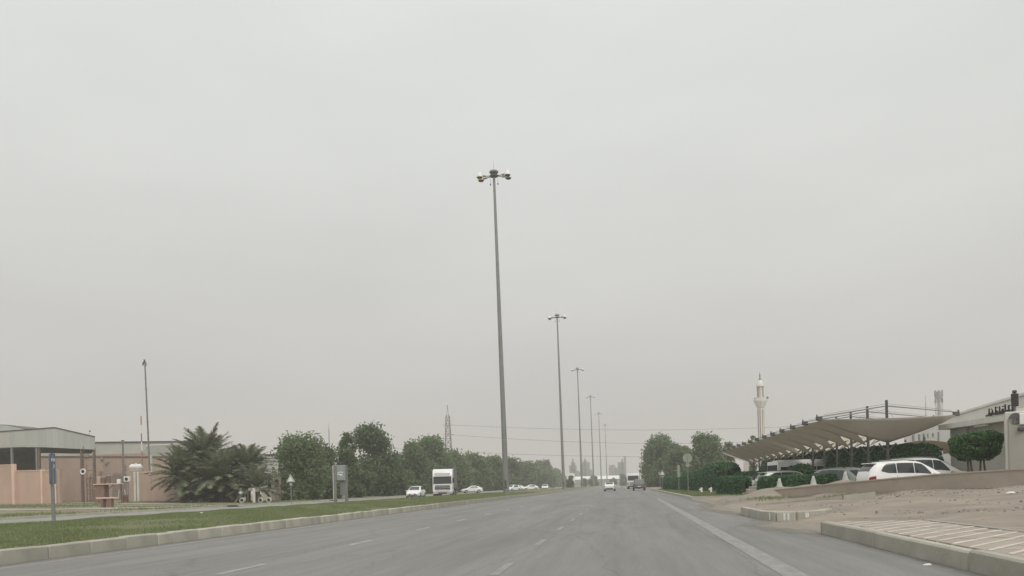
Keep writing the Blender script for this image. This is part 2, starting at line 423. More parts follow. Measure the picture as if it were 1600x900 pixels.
# driveway aprons beside the road on the right (between the kerb islands), part of the road surface
mb = MB(); mb.grid(np.concatenate([np.linspace(-33.2, -70, 24), np.linspace(-78, -260, 12)])[::-1], np.concatenate([np.linspace(-20, 130, 60), np.linspace(150, 600, 14)]), zleft)
struct('verge', mb, VERGE, 'all')
mb = MB(); mb.grid(np.concatenate([np.linspace(4.4, 26, 100), np.linspace(28, 90, 18)]), np.concatenate([np.linspace(-4, 62, 110), np.linspace(64, 170, 28)]),
                   lambda x, y: (zright(x, y) + 0.008 * math.sin(3.1 * x + 1.7 * y) + 0.007 * math.sin(5.3 * y - 2.2 * x) + .02 * math.sin(1.3 * x + .9 * y) + .03) * sstep(4.42, 4.85, x) - .03 - (0.06 if x < 6.1 and y < 17.6 else 0))
struct('terrain', mb, DIRT, 'all')
mb = MB(); mb.grid(np.linspace(-21.3, -10.9, 16), np.concatenate([np.linspace(2, 120, 80), np.linspace(130, 1400, 24)]), lambda x, y: zmed(x) + 0.018 * math.sin(x * 2.1 + y * 1.3) * (1 if y < 120 else 0))
struct('median', mb, LAWN, 'all')

# kerbs: the stones that can be told apart are pieces of their own, the far run is one long kerb
def kerb_run(name, x0, x1, y0, y1, h, first=None, stone=0.6, last=None):
    """kerb along the road from y0 to y1 with separate stones up to last"""
    base = MB(); base.box(((x0 + x1) / 2, (last + y1) / 2, h / 2 - 0.05), (abs(x1 - x0), y1 - last, h + 0.1))
    k = struct(name, base, KERB)
    L_ = last - y0; n = max(1, int(round(L_ / stone))); s = L_ / n
    mes = {}
    i = 0
    while i < n:
        m_ = 1 if (stone > .7 or rnd.random() < .55 or i + 2 > n) else 2      # some stones are double length
        if m_ not in mes:
            sm = MB(); sm.cbox((0, 0, 0), (abs(x1 - x0), s * m_ - 0.014, h + 0.1), 0.026); mes[m_] = sm.mesh('kerb_stone', KERB)
        o = link('kerb_stone', mes[m_], k, ((x0 + x1) / 2 + rnd.uniform(-.008, .008), y0 + s * (i + m_ / 2), h / 2 - 0.05 + rnd.uniform(-.010, .010)))
        o.rotation_euler = (rnd.uniform(-.008, .008), rnd.uniform(-.025, .025), rnd.uniform(-.010, .010))
        i += m_
    jb = MB(); jb.box(((x0 + x1) / 2, (y0 + last) / 2, h / 2 - 0.075), (abs(x1 - x0) - 0.05, L_ - .1, h + 0.04))
    part('kerb_bed', jb, mat('joint_mortar', (0.12, 0.115, 0.10), 0.95, 0.2), k)
    return k
kerb_run('median_kerb', -10.96, -10.74, 9.0, 1380, 0.26, last=46.0)
kerb_run('sidewalk_kerb', 4.07, 4.25, 3.0, 17.62, 0.25, stone=3.65, last=17.60)
kerb_run('far_median_kerb', -21.5, -21.32, 30, 1380, 0.2, last=31.0, stone=1.0)
kerb_run('far_verge_kerb', -33.38, -33.18, 20, 1380, 0.13, last=21, stone=1)

# pavement on the near right: diagonal courses of brown slabs between pale strips
pav = MB(); pav.box(((4.25 + 6.05) / 2, 10.0, 0.10), (6.05 - 4.25, 15.1, 0.24))
pavo = struct('pavement', pav, mat('paving_bed', (0.22, 0.195, 0.165), 0.95, 0.2))
back = MB(); back.box((6.12, 10.0, 0.12), (0.12, 15.1, 0.29))
part('back_edging', back, CONC, pavo)
def clip_poly(poly, x0, x1, y0, y1):
    def cl(p, ax, v, keep_less):
        out = []
        for a, b in zip(p, p[1:] + p[:1]):
            ia = (a[ax] <= v) if keep_less else (a[ax] >= v); ib = (b[ax] <= v) if keep_less else (b[ax] >= v)
            if ia: out.append(a)
            if ia != ib:
                t = (v - a[ax]) / (b[ax] - a[ax]); out.append(tuple(a[i] + t * (b[i] - a[i]) for i in range(2)))
        return out
    for ax, v, k in ((0, x0, False), (0, x1, True), (1, y0, False), (1, y1, True)):
        if poly: poly = cl(poly, ax, v, k)
    return poly
q = R(51); du = Vector((math.cos(q), math.sin(q))); dv = Vector((-math.sin(q), math.cos(q)))
per, sw = 0.33, 0.085
for k in range(-20, 60):
    v0 = -2.2 + k * per
    for nm, a, b, ln, mt_, hh in (('paving_strip', v0, v0 + sw, 0.99, PAVEL, 0.016), ('paving_slab', v0 + sw, v0 + per, 0.66, PAVE, 0.010)):
        for j in range(0, int(18 / ln) + 2):
            u0 = 2 + j * ln + (0.33 * (k % 2) if nm == 'paving_slab' else 0)
            g = 0.008
            poly = [tuple(du * uu + dv * vv) for uu, vv in ((u0 + g, a + g), (u0 + ln - g, a + g), (u0 + ln - g, b - g), (u0 + g, b - g))]
            poly = clip_poly(poly, 4.27, 6.04, 5.2, 17.5)
            if len(poly) < 3: continue
            ar = abs(sum(p[0] * q_[1] - q_[0] * p[1] for p, q_ in zip(poly, poly[1:] + poly[:1]))) / 2
            if ar < 0.012: continue
            s = MB(); s.prism(poly, 0.03 + hh + rnd.uniform(-.003, .003), 0.21)
            part(nm, s, mt_, pavo)

# second kerb island, with painted ends, between the two driveway mouths
isl = [(4.32, 28.0), (4.32, 23.9), (4.55, 23.2), (5.0, 22.95), (5.7, 23.6), (6.35, 24.9)]
ki = thing('kerb_island', 'curved raised kerb island between the two driveway mouths, dirt filled', 'kerb', (3.98, 26, 0))
n_ = 0
segs = []
for a, b in zip(isl, isl[1:]):
    a, b = Vector(a), Vector(b); ln = (b - a).length; m_ = max(1, round(ln / 0.8))
    for i in range(m_):
        segs.append((a + (b - a) * (i / m_), a + (b - a) * ((i + 1) / m_)))
for i, (a, b) in enumerate(segs):
    mid = (a + b) / 2; ang = math.atan2((b - a).y, (b - a).x)
    s = MB(); s.cbox((mid.x - 4.32, mid.y - 26, 0.09), ((b - a).length - 0.012, 0.17, 0.36), 0.02, rz=ang)
    part('kerb_stone', s, KERB, ki)
fill = MB(); fill.prism([(p[0] - 4.32 + (0.05 if p[0] < 5 else -0.03), p[1] - 26 + 0.06) for p in isl] + [(3.0, 2.6), (0.1, 2.9)], 0.33, -0.1)
part('infill', fill, DIRT, ki)
for px_, in ((1221,), (1232,), (1242,), (1250,), (1258,)):      # smears of white paint on the island's rounded end
    p = G(px_, 810, 0.03)
    best = min(segs, key=lambda ab: abs(((ab[0] + ab[1]) / 2).x * 1256 / ((ab[0] + ab[1]) / 2).y + 975 - px_))
    a, b = best; mid = (a + b) / 2; dr = (b - a).normalized(); nrm = Vector((dr.y, -dr.x))
    off = ((px_ - 975) / 1256 * mid.y - mid.x) * 0.6
    c = mid + dr * off + nrm * 0.088
    s = MB(); s.box((c.x - 4.32, c.y - 26, 0.13), (0.05, 0.012, 0.2), rz=math.atan2(dr.y, dr.x))
    part('paint_smear', s, SIGNW, ki)

# retaining wall that climbs to the right behind the dirt
wp = [(6.8, 47.2, .04, .42), (8.0, 41.3, .16, .68), (9.7, 37.0, .38, .93), (12.2, 33.2, .5, 1.20), (15.2, 30.0, .62, 1.36), (20, 27.5, .7, 1.45), (27, 25.5, .8, 1.5)]
rwall = thing('retaining_wall', 'low pinkish concrete wall climbing to the right behind the dirt patch', 'wall', (9.7, 37, 0))
def ribbon_wall(mb, pts, th, ox, oy, capz=0.0):
    P = [Vector((p[0], p[1])) for p in pts]
    nr = []
    for i in range(len(P)):
        d = (P[min(i + 1, len(P) - 1)] - P[max(i - 1, 0)]).normalized(); nr.append(Vector((-d.y, d.x)))
    vs, fs = [], []
    for p, n, w in zip(P, nr, pts):
        for sgn, z in ((1, w[2] - .25), (-1, w[2] - .25), (-1, w[3]), (1, w[3])):
            vs.append((p.x + n.x * th / 2 * sgn - ox, p.y + n.y * th / 2 * sgn - oy, z))
    k = len(P)
    for i in range(k - 1):
        for j in range(4):
            a, b = i * 4 + j, i * 4 + (j + 1) % 4
            fs.append((a, b, b + 4, a + 4))
    fs += [(0, 1, 2, 3), tuple((k - 1) * 4 + j for j in range(4))]
    mb.add(vs, fs)
WALLP = mat('pinkish_concrete', (0.43, 0.365, 0.305), 0.9, 0.15, 0.9, col2=(0.345, 0.30, 0.255), bump=0.3, bscale=12, detail=9)
mb = MB(); ribbon_wall(mb, wp, 0.26, 9.7, 37); part('wall_body', mb, WALLP, rwall, True)
mb = MB(); ribbon_wall(mb, [(a, b, d - 0.005 + .25, d + 0.045) for a, b, c, d in wp], 0.32, 9.7, 37); part('coping', mb, mat('wall_coping', (0.46, 0.39, 0.325), 0.9, 0.12, 1.0), rwall, True)
lk = [(5.6, 35.5, .05, .17), (6.6, 34.2, .1, .24), (7.6, 33.4, .2, .38), (8.5, 33.0, .3, .50), (9.6, 32.6, .38, .60)]
lo = thing('broken_kerb', 'pale half buried kerb line running up the dirt in front of the wall', 'kerb', (5.6, 35.5, 0))
for a, b in zip(lk, lk[1:]):
    s = MB(); ribbon_wall(s, [(a[0] + .02, a[1], a[2], a[3] + rnd.uniform(-.02, .02)), (b[0] - .02, b[1], b[2], b[3] + rnd.uniform(-.02, .02))], 0.16, 5.6, 35.5); part('kerb_stone', s, KERB, lo)

# the grass strip beyond the driveways with its own kerb
gk = [(4.62, 57.5), (4.62, 140)]
mb = MB(); mb.box((4.55, 98, 0.05), (0.18, 84, 0.26)); kk = struct('verge_kerb', mb, KERB)
mb = MB(); mb.box((6.4, 55.92, 0.05), (3.9, 0.18, 0.26), rz=R(4)); part('kerb_return', mb, KERB, kk)
mb = MB(); mb.grid(np.linspace(4.64, 11, 8), np.linspace(56.1, 150, 30), lambda x, y: 0.15 + 0.04 * math.sin(x + y * 0.4)); struct('lawn', mb, LAWN, 'all')
# paths on the far left, laid on the verge
def ribbon(name, pts, w, matl, lift=0.03, zf=zleft):
    P = [Vector(p) for p in pts]; Q = []
    for a, b in zip(P, P[1:]):
        n = max(2, int((b - a).length / 1.5))
        Q += [a + (b - a) * (i / n) for i in range(n)]
    Q.append(P[-1])
    vs, fs = [], []
    for i, p in enumerate(Q):
        d = (Q[min(i + 1, len(Q) - 1)] - Q[max(0, i - 1)]).normalized(); n = Vector((-d.y, d.x))
        ww = w if not callable(w) else w(i / (len(Q) - 1))
        for j in range(5):
            t = (j / 4 - .5) * ww; x, y = p.x + n.x * t, p.y + n.y * t
            vs.append((x, y, zf(x, y) + lift))
    for i in range(len(Q) - 1):
        for j in range(4): fs.append((i * 5 + j, i * 5 + j + 1, i * 5 + j + 6, i * 5 + j + 5))
    mb = MB(); mb.add(vs, fs); return struct(name, mb, matl)
ribbon('path', [(-75, 50), (-60, 53), (-46, 56), (-39, 60), (-33.3, 66)], 3.4, PATH)
ribbon('path', [(-70, 70), (-55, 72), (-45, 75), (-38, 80), (-33.3, 90)], 2.2, PATH, 0.034)
ribbon('side_road', [(-80, 83.2), (-58, 83.2), (-49, 82), (-42, 79)], 2.0, SAND, 0.02)

# road markings, laid 4 mm above the asphalt
def along(name, pts, w, matl):
    """painted line through ground points"""
    mb = MB()
    for a, b in zip(pts, pts[1:]):
        a, b = Vector(a), Vector(b); d = (b - a).to_2d().normalized(); n = Vector((-d.y, d.x)) * w / 2
        mb.quad((a.x + n.x, a.y + n.y, .004), (b.x + n.x, b.y + n.y, .004), (b.x - n.x, b.y - n.y, .004), (a.x - n.x, a.y - n.y, .004))
    return mb
rm = []
XE = -10.2
o = struct('road_marking', along('m', [(XE, 5, 0), (XE, 40, 0), (XE, 140, 0)], 0.16, PAINT2), PAINT2)
a, b = G(1240, 898), G(1065, 800)
k = (b.x - a.x) / (b.y - a.y)
o = struct('road_marking', along('m', [(a.x - k * 4, a.y - 4, 0), (b.x, b.y, 0), (b.x + 0.25, 60, 0)], 0.30, PAINT2), PAINT2)
d1 = [(G(320, 898), G(385, 886)), (G(535, 853), G(582, 844)), (G(657, 828), G(684, 823))]
x1 = sum((p.x + q_.x) / 2 for p, q_ in d1) / 3
st = (d1[2][0].y - d1[0][0].y) / 2
ys = [d1[0][0].y - st] + [p.y for p, _ in d1]
for i in range(10):
    y0 = d1[0][0].y + st * (i - 1)
    struct('lane_dash', along('m', [(x1, y0, 0), (x1, y0 + 1.5, 0)], 0.13, PAINT), PAINT)
d2 = [(G(755, 899), G(792, 884)), (G(836, 850), G(854, 842)), (G(876, 828), G(886, 823))]
x2 = sum((p.x + q_.x) / 2 for p, q_ in d2) / 3
print('marks', x1, x2, a.x, b.x, [tuple(round(t, 1) for t in p) for pr in d1 + d2 for p in pr])
st2 = (d2[2][0].y - d2[0][0].y) / 2
for i in range(8):
    y0 = d2[0][0].y + st2 * i
    struct('lane_dash', along('m', [(x2, y0, 0), (x2, y0 + 1.6, 0)], 0.12, PAINT2), PAINT2)

# grass blades: uncountable, one object each
def blades(name, n, xf, yf, zf, h, w, label):
    x = xf(n); y = yf(n); z = zf(x, y)
    a = rng.uniform(0, 2 * np.pi, n); hh = h * rng.uniform(.5, 1.3, n); ww = w * rng.uniform(.6, 1.3, n)
    lean = rng.uniform(0, .6, n) * hh; la = rng.uniform(0, 2 * np.pi, n)
    v = np.empty((n, 3, 3))
    v[:, 0] = np.stack([x - np.cos(a) * ww / 2, y - np.sin(a) * ww / 2, z - .01], 1)
    v[:, 1] = np.stack([x + np.cos(a) * ww / 2, y + np.sin(a) * ww / 2, z - .01], 1)
    v[:, 2] = np.stack([x + np.cos(la) * lean, y + np.sin(la) * lean, z + hh], 1)
    o = link(name, np_mesh(name, v.reshape(-1, 3), np.arange(3 * n).reshape(-1, 3), BLADE))
    return tag(o, label, 'grass', kind='stuff')
zm = np.vectorize(zmed)
gx = rng.uniform(-21.2, -10.95, 300000); gy = 9 + 100 * rng.random(300000) ** 1.7
pk = np.sin(gx * .9 + np.sin(gy * .23) * 2) + np.sin(gy * .37 + gx * .25) + np.sin(gy * 1.3 - gx * .8) * .5 + rng.normal(0, .6, len(gx)) > -1.35
gx, gy = gx[pk], gy[pk]
blades('grass', len(gx), lambda n: gx, lambda n: gy, lambda x, y: zm(x) + 0.018 * np.sin(x * 2.1 + y * 1.3), 0.052, 0.020, 'short green grass covering the raised central reservation')
blades('grass', 26000, lambda n: rng.uniform(4.7, 9.5, n), lambda n: 56.3 + 60 * rng.random(n) ** 1.5, lambda x, y: 0.15 + 0.04 * np.sin(x + y * 0.4), 0.12, 0.04, 'grass on the right verge in front of the rounded hedge')
zl = np.vectorize(zleft)
def patchy(n):
    return n
xs_ = rng.uniform(-70, -33.5, 60000); ys_ = rng.uniform(28, 86, 60000)
keep = (np.sin(xs_ * .35 + 1.3) + np.sin(ys_ * .3 + xs_ * .12) + rng.uniform(-.6, .6, len(xs_))) > 0.35
d_path = np.abs(ys_ - np.interp(xs_, [-75, -60, -46, -39, -33.3], [50, 53, 56, 60, 66]))
keep &= d_path > 2.6
xs_, ys_ = xs_[keep], ys_[keep]
blades('weeds', len(xs_), lambda n: xs_, lambda n: ys_, lambda x, y: zl(x, y), 0.16, 0.05, 'patchy dry weeds on the far left verge before the pink walls')

# stones and scraps on the dirt: one mass of tiny pieces
def rubble():
    n = 1500; vs, fs = [], []
    mbk = MB()
    for i in range(n):
        x = 4.8 + 14 * rnd.random(); y = 18 + 16 * rnd.random()
        if (x - 9.7) * 4.3 + (y - 37) * 7 > -7 or (y < 22.8 and x < 5.6): continue
        s = rnd.uniform(.012, .045) * (2 if rnd.random() < .04 else 1); z = zright(x, y)
        if i > 700:                                  # rubble gathers at the foot of the wall
            t = rnd.random(); a_, b_ = Vector((9.2, 36.0)), Vector((17, 28.2)); p = a_ + (b_ - a_) * t; x, y = p.x - rnd.random() ** 2 * 1.3, p.y - rnd.random() ** 2 * 1.8; z = zright(x, y)
        mbk.box((x, y, z), (s * 2, s * 1.6, s), rz=rnd.uniform(0, 3), rx=rnd.uniform(-.4, .4), top=.6)
    return mbk
o = link('gravel', rubble().mesh('gravel', mat('rubble_stone', (0.30, 0.25, 0.21), 0.95, 0.3, 2.0, island=0.35))); tag(o, 'loose stones scattered on the bare dirt below the wall', 'gravel', kind='stuff')

# sand blown onto the asphalt beside the right kerb and across the driveway mouths: patchy, so part of the sheet is open
def dust_material(name='blown_sand', col=(0.30, 0.275, 0.24, 1), st=(1.3, .35, 1), sc=1.3):
    M = bpy.data.materials.new(name); M.use_nodes = True
    t = M.node_tree; t.nodes.clear(); L = t.links.new
    out = N(t, 'ShaderNodeOutputMaterial'); b = N(t, 'ShaderNodeBsdfDiffuse'); tr = N(t, 'ShaderNodeBsdfTransparent'); mx = N(t, 'ShaderNodeMixShader')
    b.inputs['Color'].default_value = col
    tcn = N(t, 'ShaderNodeTexCoord'); mpn = N(t, 'ShaderNodeMapping'); mpn.inputs['Scale'].default_value = st
    n = N(t, 'ShaderNodeTexNoise'); n.inputs['Scale'].default_value = sc; n.inputs['Detail'].default_value = 9; n.inputs['Roughness'].default_value = .68
    at_ = N(t, 'ShaderNodeAttribute'); at_.attribute_name = 'cover'
    ad = N(t, 'ShaderNodeMath', operation='ADD'); r = N(t, 'ShaderNodeMapRange'); r.inputs['From Min'].default_value = .72; r.inputs['From Max'].default_value = 1.15; r.inputs['To Max'].default_value = .85
    L(tcn.outputs['Object'], mpn.inputs['Vector']); L(mpn.outputs[0], n.inputs['Vector']); L(n.outputs['Fac'], ad.inputs[0]); L(at_.outputs['Fac'], ad.inputs[1]); L(ad.outputs[0], r.inputs['Value'])
    L(r.outputs[0], mx.inputs[0]); L(tr.outputs[0], mx.inputs[1]); L(b.outputs[0], mx.inputs[2]); L(mx.outputs[0], out.inputs['Surface']); return M
DUST = dust_material()
def dust(name, x0, x1, y0, y1, cov, label):
    mbd = MB(); xs = np.linspace(x0, x1, 9); ysd = np.linspace(y0, y1, 40)
    mbd.grid(xs, ysd, lambda x, y: .008)
    me = mbd.mesh(name, DUST, fix=False); at = me.attributes.new('cover', 'FLOAT', 'POINT')
    at.data.foreach_set('value', [cov(v.co.x, v.co.y) for v in me.vertices])
    o = link(name, me); tag(o, label, 'sand', kind='stuff')
def bump01(y, a, b): return max(0.0, 1 - abs((y - a) / b))
dust('sand_drift', 1.5, 4.44, 3, 56, lambda x, y: max(-.4, .10 + (x - 3.6) * .42 + .55 * bump01(y, 20.5, 4.5) * (x > 2.2) + .5 * bump01(y, 34, 9)), 'sand blown along the right road edge and driveway mouths')
dust('sand_drift', -10.75, -9.3, 8, 130, lambda x, y: -.05 + (-x - 9.9) * .5, 'thin sand collected along the left kerb')

# dark damp soil washed down along the foot of the retaining wall
SOIL = dust_material('dark_soil', (0.17, 0.135, 0.105, 1), (1, 1, 1), 1.1)
foot = [(6.6, 40.5), (8.3, 37.6), (9.6, 35.6), (11.6, 33.0), (14.4, 29.9), (18, 27.4), (23, 25.2)]
so_ = ribbon('soil', foot, 2.6, SOIL, .022, zright)
so_['kind'] = 'stuff'; tag(so_, 'dark eroded soil along the foot of the retaining wall', 'soil')
at = so_.data.attributes.new('cover', 'FLOAT', 'POINT')
at.data.foreach_set('value', [[-.2, .22, .42, .30, .1][i % 5] for i in range(len(so_.data.vertices))])
for k, (x, y, n_) in enumerate(((7.0, 39.2, 500), (9.0, 35.0, 350), (18.5, 26.3, 500))):
    xx = x + rng.normal(0, .8, n_); yy = y + rng.normal(0, .5, n_)
    zr_ = np.vectorize(zright)
    blades('weeds', n_, lambda n: xx, lambda n: yy, lambda a, b: zr_(a, b), .14, .03, ['low weeds on the dirt near the wall end', 'sparse weeds on the dirt before the wall middle', 'weeds under the wall at the right edge'][k])
# ------------------------------------------------------------------ vegetation
def leaf_quads(c, nrm_bias, size, n):
    """n random leaf faces (folded quads) around points c (n,3)"""
    a = rng.normal(size=(n, 3)); a /= np.linalg.norm(a, axis=1, keepdims=True)
    b = rng.normal(size=(n, 3)); b -= a * (a * b).sum(1, keepdims=True); b /= np.linalg.norm(b, axis=1, keepdims=True)
    s = size * rng.uniform(.55, 1.3, n)[:, None]
    v = np.empty((n, 4, 3))
    v[:, 0] = c - a * s; v[:, 1] = c + b * s * .55; v[:, 2] = c + a * s; v[:, 3] = c - b * s * .55
    return v.reshape(-1, 3), np.arange(4 * n).reshape(-1, 4)

def crown_points(h, w, n, skirt=0.12, lobes=9, ragged=0.5, top=1.0):
    """points in an irregular crown made of overlapping lobes; open at the rim, dense inside"""
    cs, rs = [], []
    for i in range(lobes):
        t = rnd.random()
        zz = h * (skirt + (1 - skirt) * (0.12 + 0.80 * t))
        reach = w / 2 * math.sqrt(max(0.05, 1 - abs(t - .35) ** 1.6 * 1.5)) * rnd.uniform(.35, .85)
        an = rnd.uniform(0, 2 * math.pi)
        cs.append((math.cos(an) * reach, math.sin(an) * reach, zz)); rs.append(rnd.uniform(.10, .29) * min(w, h * .8))
    cs.append((0, 0, h * (.40 + skirt / 2))); rs.append(min(w * .40, h * .36))
    cs.append((0, 0, h * (.26 + skirt / 2))); rs.append(min(w * .44, h * .30))
    cs.append((rnd.uniform(-.08, .08) * w, 0, h - .2 * min(w, h))); rs.append(.2 * min(w, h) * top)
    cs = np.array(cs); rs = np.array(rs)
    k = rng.choice(len(cs), n, p=rs ** 2 / (rs ** 2).sum())
    d = rng.normal(size=(n, 3)); d /= np.linalg.norm(d, axis=1, keepdims=True)
    r = rs[k] * (1 - np.abs(rng.normal(0, .20, n))) * (1 + ragged * .34 * np.clip(rng.normal(size=n), -2, 2.0))
    p = cs[k] + d * r[:, None]
    # small twig clumps so the outline breaks up
    j = rng.normal(size=(n // 14 + 1, 3)) * .035 * min(w, h)
    p += np.repeat(j, 14, axis=0)[:n]
    p[:, 2] *= h / np.percentile(p[:, 2], 99.6)
    p[:, 2] = np.where(p[:, 2] < .05, .05 - p[:, 2] * .5, p[:, 2])
    return p, cs, rs

def make_tree(name, label, x, y, z, h, w, leaves, lsize, matl=None, group=None, skirt=0.1, lobes=10, cat='tree', ragged=0.6, core=True):
    matl = matl or LEAF
    t = thing(name, label, cat, (x, y, z), 0, group)
    p, cs, rs = crown_points(h, w, leaves, skirt, lobes, ragged)
    v, f = leaf_quads(p, None, lsize, leaves)
    link('crown', np_mesh('crown', v, f, matl), t)
    tr = MB(); r0 = max(.08, h * .022)
    pts = [Vector((0, 0, -.1))]
    for i in range(1, 5):
        pts.append(Vector((rnd.uniform(-.05, .05) * w, rnd.uniform(-.05, .05) * w, h * .17 * i)))
    for i, (a, b) in enumerate(zip(pts, pts[1:])): tr.tube(a, b, r0 * (1 - .2 * i), r0 * (1 - .2 * (i + 1)), 7)
    for c, r in zip(cs, rs):
        s = pts[min(len(pts) - 1, 1 + int(rnd.random() * 3))]
        tr.tube(s, s + (Vector(c) - s) * .95, r0 * .4, r0 * .12, 5)
    part('trunk', tr, BARK, t, True)
    return t

def hedge(name, label, pts, width, height, n, lsize, matl=None, group=None, round_=0.35, ends=True):
    """clipped hedge along pts [(x,y,z,h)]: a solid dark twig core under a skin of leaves"""
    matl = matl or LEAFH
    P = [Vector(p[:3]) for p in pts]; hs = [p[3] for p in pts]
    o = P[0].copy(); t = thing(name, label, 'hedge', o, 0, group)
    lens = [(b - a).length for a, b in zip(P, P[1:])]; tot = sum(lens)
    def at(s):
        d = s * tot
        for i, l in enumerate(lens):
            if d <= l or i == len(lens) - 1:
                u = min(1, max(0, d / l)); return P[i] + (P[i + 1] - P[i]) * u, (P[i + 1] - P[i]).normalized(), hs[i] + (hs[i + 1] - hs[i]) * u
            d -= l
    def prof(q, s, k):
        """q in 0..1 around the section"""
        c, d, hh = at(s); nrm = Vector((-d.y, d.x, 0)).normalized()
        e = 1.0
        if ends:
            dd = min(s, 1 - s) * tot
            if dd < width * .5: e = math.sqrt(max(0.0, 1 - (1 - dd / (width * .5)) ** 2)) * .85 + .15
        an = math.pi * q
        cx, cz = math.cos(an), math.sin(an)
        pw = 0.5
        xx = math.copysign(abs(cx) ** pw, cx) * width / 2 * e * k
        zz = hh * (abs(cz) ** (pw)) * (0.78 + .22 * e) * (k if k < 1 else 1)
        bump_ = 1 + .012 * math.sin(s * tot * 2.3 + q * 5) + .010 * math.sin(s * tot * 5.1 + q * 9)
        return c + nrm * xx * bump_ + Vector((0, 0, zz * bump_)) - o
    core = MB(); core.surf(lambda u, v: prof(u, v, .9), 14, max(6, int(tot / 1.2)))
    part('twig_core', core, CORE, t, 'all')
    pv = np.array([prof(rnd.random(), rnd.random(), 1 - abs(rnd.gauss(0, .035))) for _ in range(n)])
    pv += rng.normal(0, lsize * .12, pv.shape)
    v, f = leaf_quads(pv, None, lsize, n)
    link('foliage', np_mesh('foliage', v, f, matl), t)
    return t

# wood on the left: told apart by outline, each its own tree
XW = -37.0
GT = 'trees along the far side of the road'
def hz(px): return PY + 0.7 - (px - PX) * math.tan(ROLL)
LT = [  # px centre, top y, width px, leaves, label, material, row offset
    (470, 678, 78, 9000, 'bushy tree just right of the palms, loose leafy top', LEAF2, 0),
    (503, 698, 56, 6000, 'lower rounded tree between the bushy tree and the slim tree', LEAF, -2),
    (545, 677, 32, 5200, 'slim upright tree left of the tallest tree', LEAF, 0),
    (585, 664, 68, 11000, 'tallest dark tree, wide crown, behind the white saloon car', LEAF, -1),
    (622, 712, 56, 6000, 'lower dark tree filling the gap right of the tallest tree', LEAF2, -3),
    (645, 690, 52, 6500, 'left one of the two trees behind the truck cab', LEAF, 0),
    (676, 682, 58, 7500, 'pointed tree rising behind the truck cab left of the pylon', LEAF, 0),
    (712, 704, 50, 6500, 'tree in front of the lattice pylon foot', LEAF2, 0),
    (742, 709, 46, 6000, 'tree just right of the lattice pylon', LEAF, 0),
    (768, 713, 40, 5500, 'tree directly left of the nearest tall lamp mast', LEAF, 0),
    (796, 716, 38, 5500, 'tree directly behind the nearest tall lamp mast', LEAF2, 0),
    (820, 722, 34, 5000, 'small tree right of the nearest tall lamp mast', LEAF, 0),
    (850, 720, 36, 5500, 'rounded tree left of the second tall lamp mast', LEAF, 0),
    (872, 733, 24, 4000, 'last small tree of the wood, behind the second lamp mast', LEAF2, 0),
]
for px, ty, wpx, nl, lab, mt_, row in LT:
    Y = (XW + row) * 1256 / (px - 975.0)
    x = XA(px, Y, 760); z0 = zleft(x, Y) if Y < 600 else 0.1
    hgt = (ZA(px, ty, Y) - z0) * .985; wid = wpx * Y / 1256 * 1.12
    make_tree('broadleaf_tree', lab, x, Y, z0 - .05, hgt, wid * 1.06, int(nl * 1.6), 0.0016 * Y + .05, mt_, GT, skirt=0.02, lobes=18)
# undergrowth that fills the foot of the wood
for i, (px, Y, h_, w_) in enumerate([(452, 88, 3.4, 6), (488, 92, 3.6, 6.5), (520, 99, 3.8, 7), (556, 107, 3.8, 7.5), (606, 124, 4.2, 8), (640, 136, 4.2, 8), (690, 158, 4.8, 9), (726, 184, 5.5, 11), (757, 207, 6, 11), (783, 236, 6.5, 12), (808, 270, 7, 12), (836, 320, 8, 14)]):
    x = XA(px, Y, 765)
    wh = ['at the foot of the bushy tree by the palms', 'below the lower rounded tree', 'below the gap left of the slim tree', 'between the slim tree and the tallest tree', 'right below the tallest tree', 'left behind the white saloon car', 'behind the truck trailer',
          'right of the pylon foot behind the far white car', 'left of the nearest lamp mast', 'behind the foot of the nearest lamp mast', 'right of the foot of the nearest lamp mast', 'left of the second lamp mast'][i]
    make_tree('shrub', 'dense dark shrub ' + wh, x, Y, zleft(x, Y) - .1, h_, w_, 5000, 0.0016 * Y + .05, LEAF if i % 2 else LEAF2, 'undergrowth of the far side wood', skirt=0, lobes=7, cat='shrub')

# trees on the right
for px, ty, wpx, Y, nl, lab, mt_, sk in [
        (1036, 683, 74, 190, 12000, 'big dark tree overhanging the right edge of the road', LEAF, 0.0),
        (1104, 680, 58, 150, 9000, 'tree behind the round road sign, bright leafy crown', LEAF, 0.05),
        (1138, 693, 22, 165, 3000, 'small tree peeping over the far end of the shade roof', LEAF2, 0.1),
        (1068, 700, 44, 175, 5000, 'yellowish green tree filling the gap between the two right trees', LEAF2, 0.0),
        (1177, 682, 9, 170, 1200, 'small conifer shaped tree beside the minaret foot', LEAF, 0.2)]:
    x = XA(px, Y, 760); hgt = ZA(px, ty, Y); wid = wpx * Y / 1256 * 1.2
    make_tree('broadleaf_tree', lab, x, Y, 0, hgt, wid, int(nl * 1.6), 0.0015 * Y + .05, mt_, 'trees on the right of the road', skirt=sk, lobes=13)
# small far trees in front of the white hall at the end of the road
for px, ty, wpx, Y, lab in [(927, 744, 24, 420, 'small far tree at the road end, left of the white hall roof middle'), (958, 748, 12, 430, 'tiny far shrub left of the far white car'), (975, 741, 13, 440, 'hazy small tree just left of the white bus'), (912, 748, 9, 400, 'pale rounded bush far off between second and third lamp masts')]:
    x = XA(px, Y, 757); make_tree('far_tree', lab, x, Y, -.08, ZA(px, ty, Y) + .1, wpx * Y / 1256 * 1.1, 1800, .55, LEAF, 'small trees at the end of the road', skirt=0.02, lobes=8)
make_tree('bush', 'pale green dome shaped bush beside the second lamp mast', XA(891, 260, 757), 260, 0, ZA(891, 744, 260), 9 * 260 / 1256 * 1.3, 2200, .4, LEAF2, None, skirt=0, lobes=6, cat='bush')

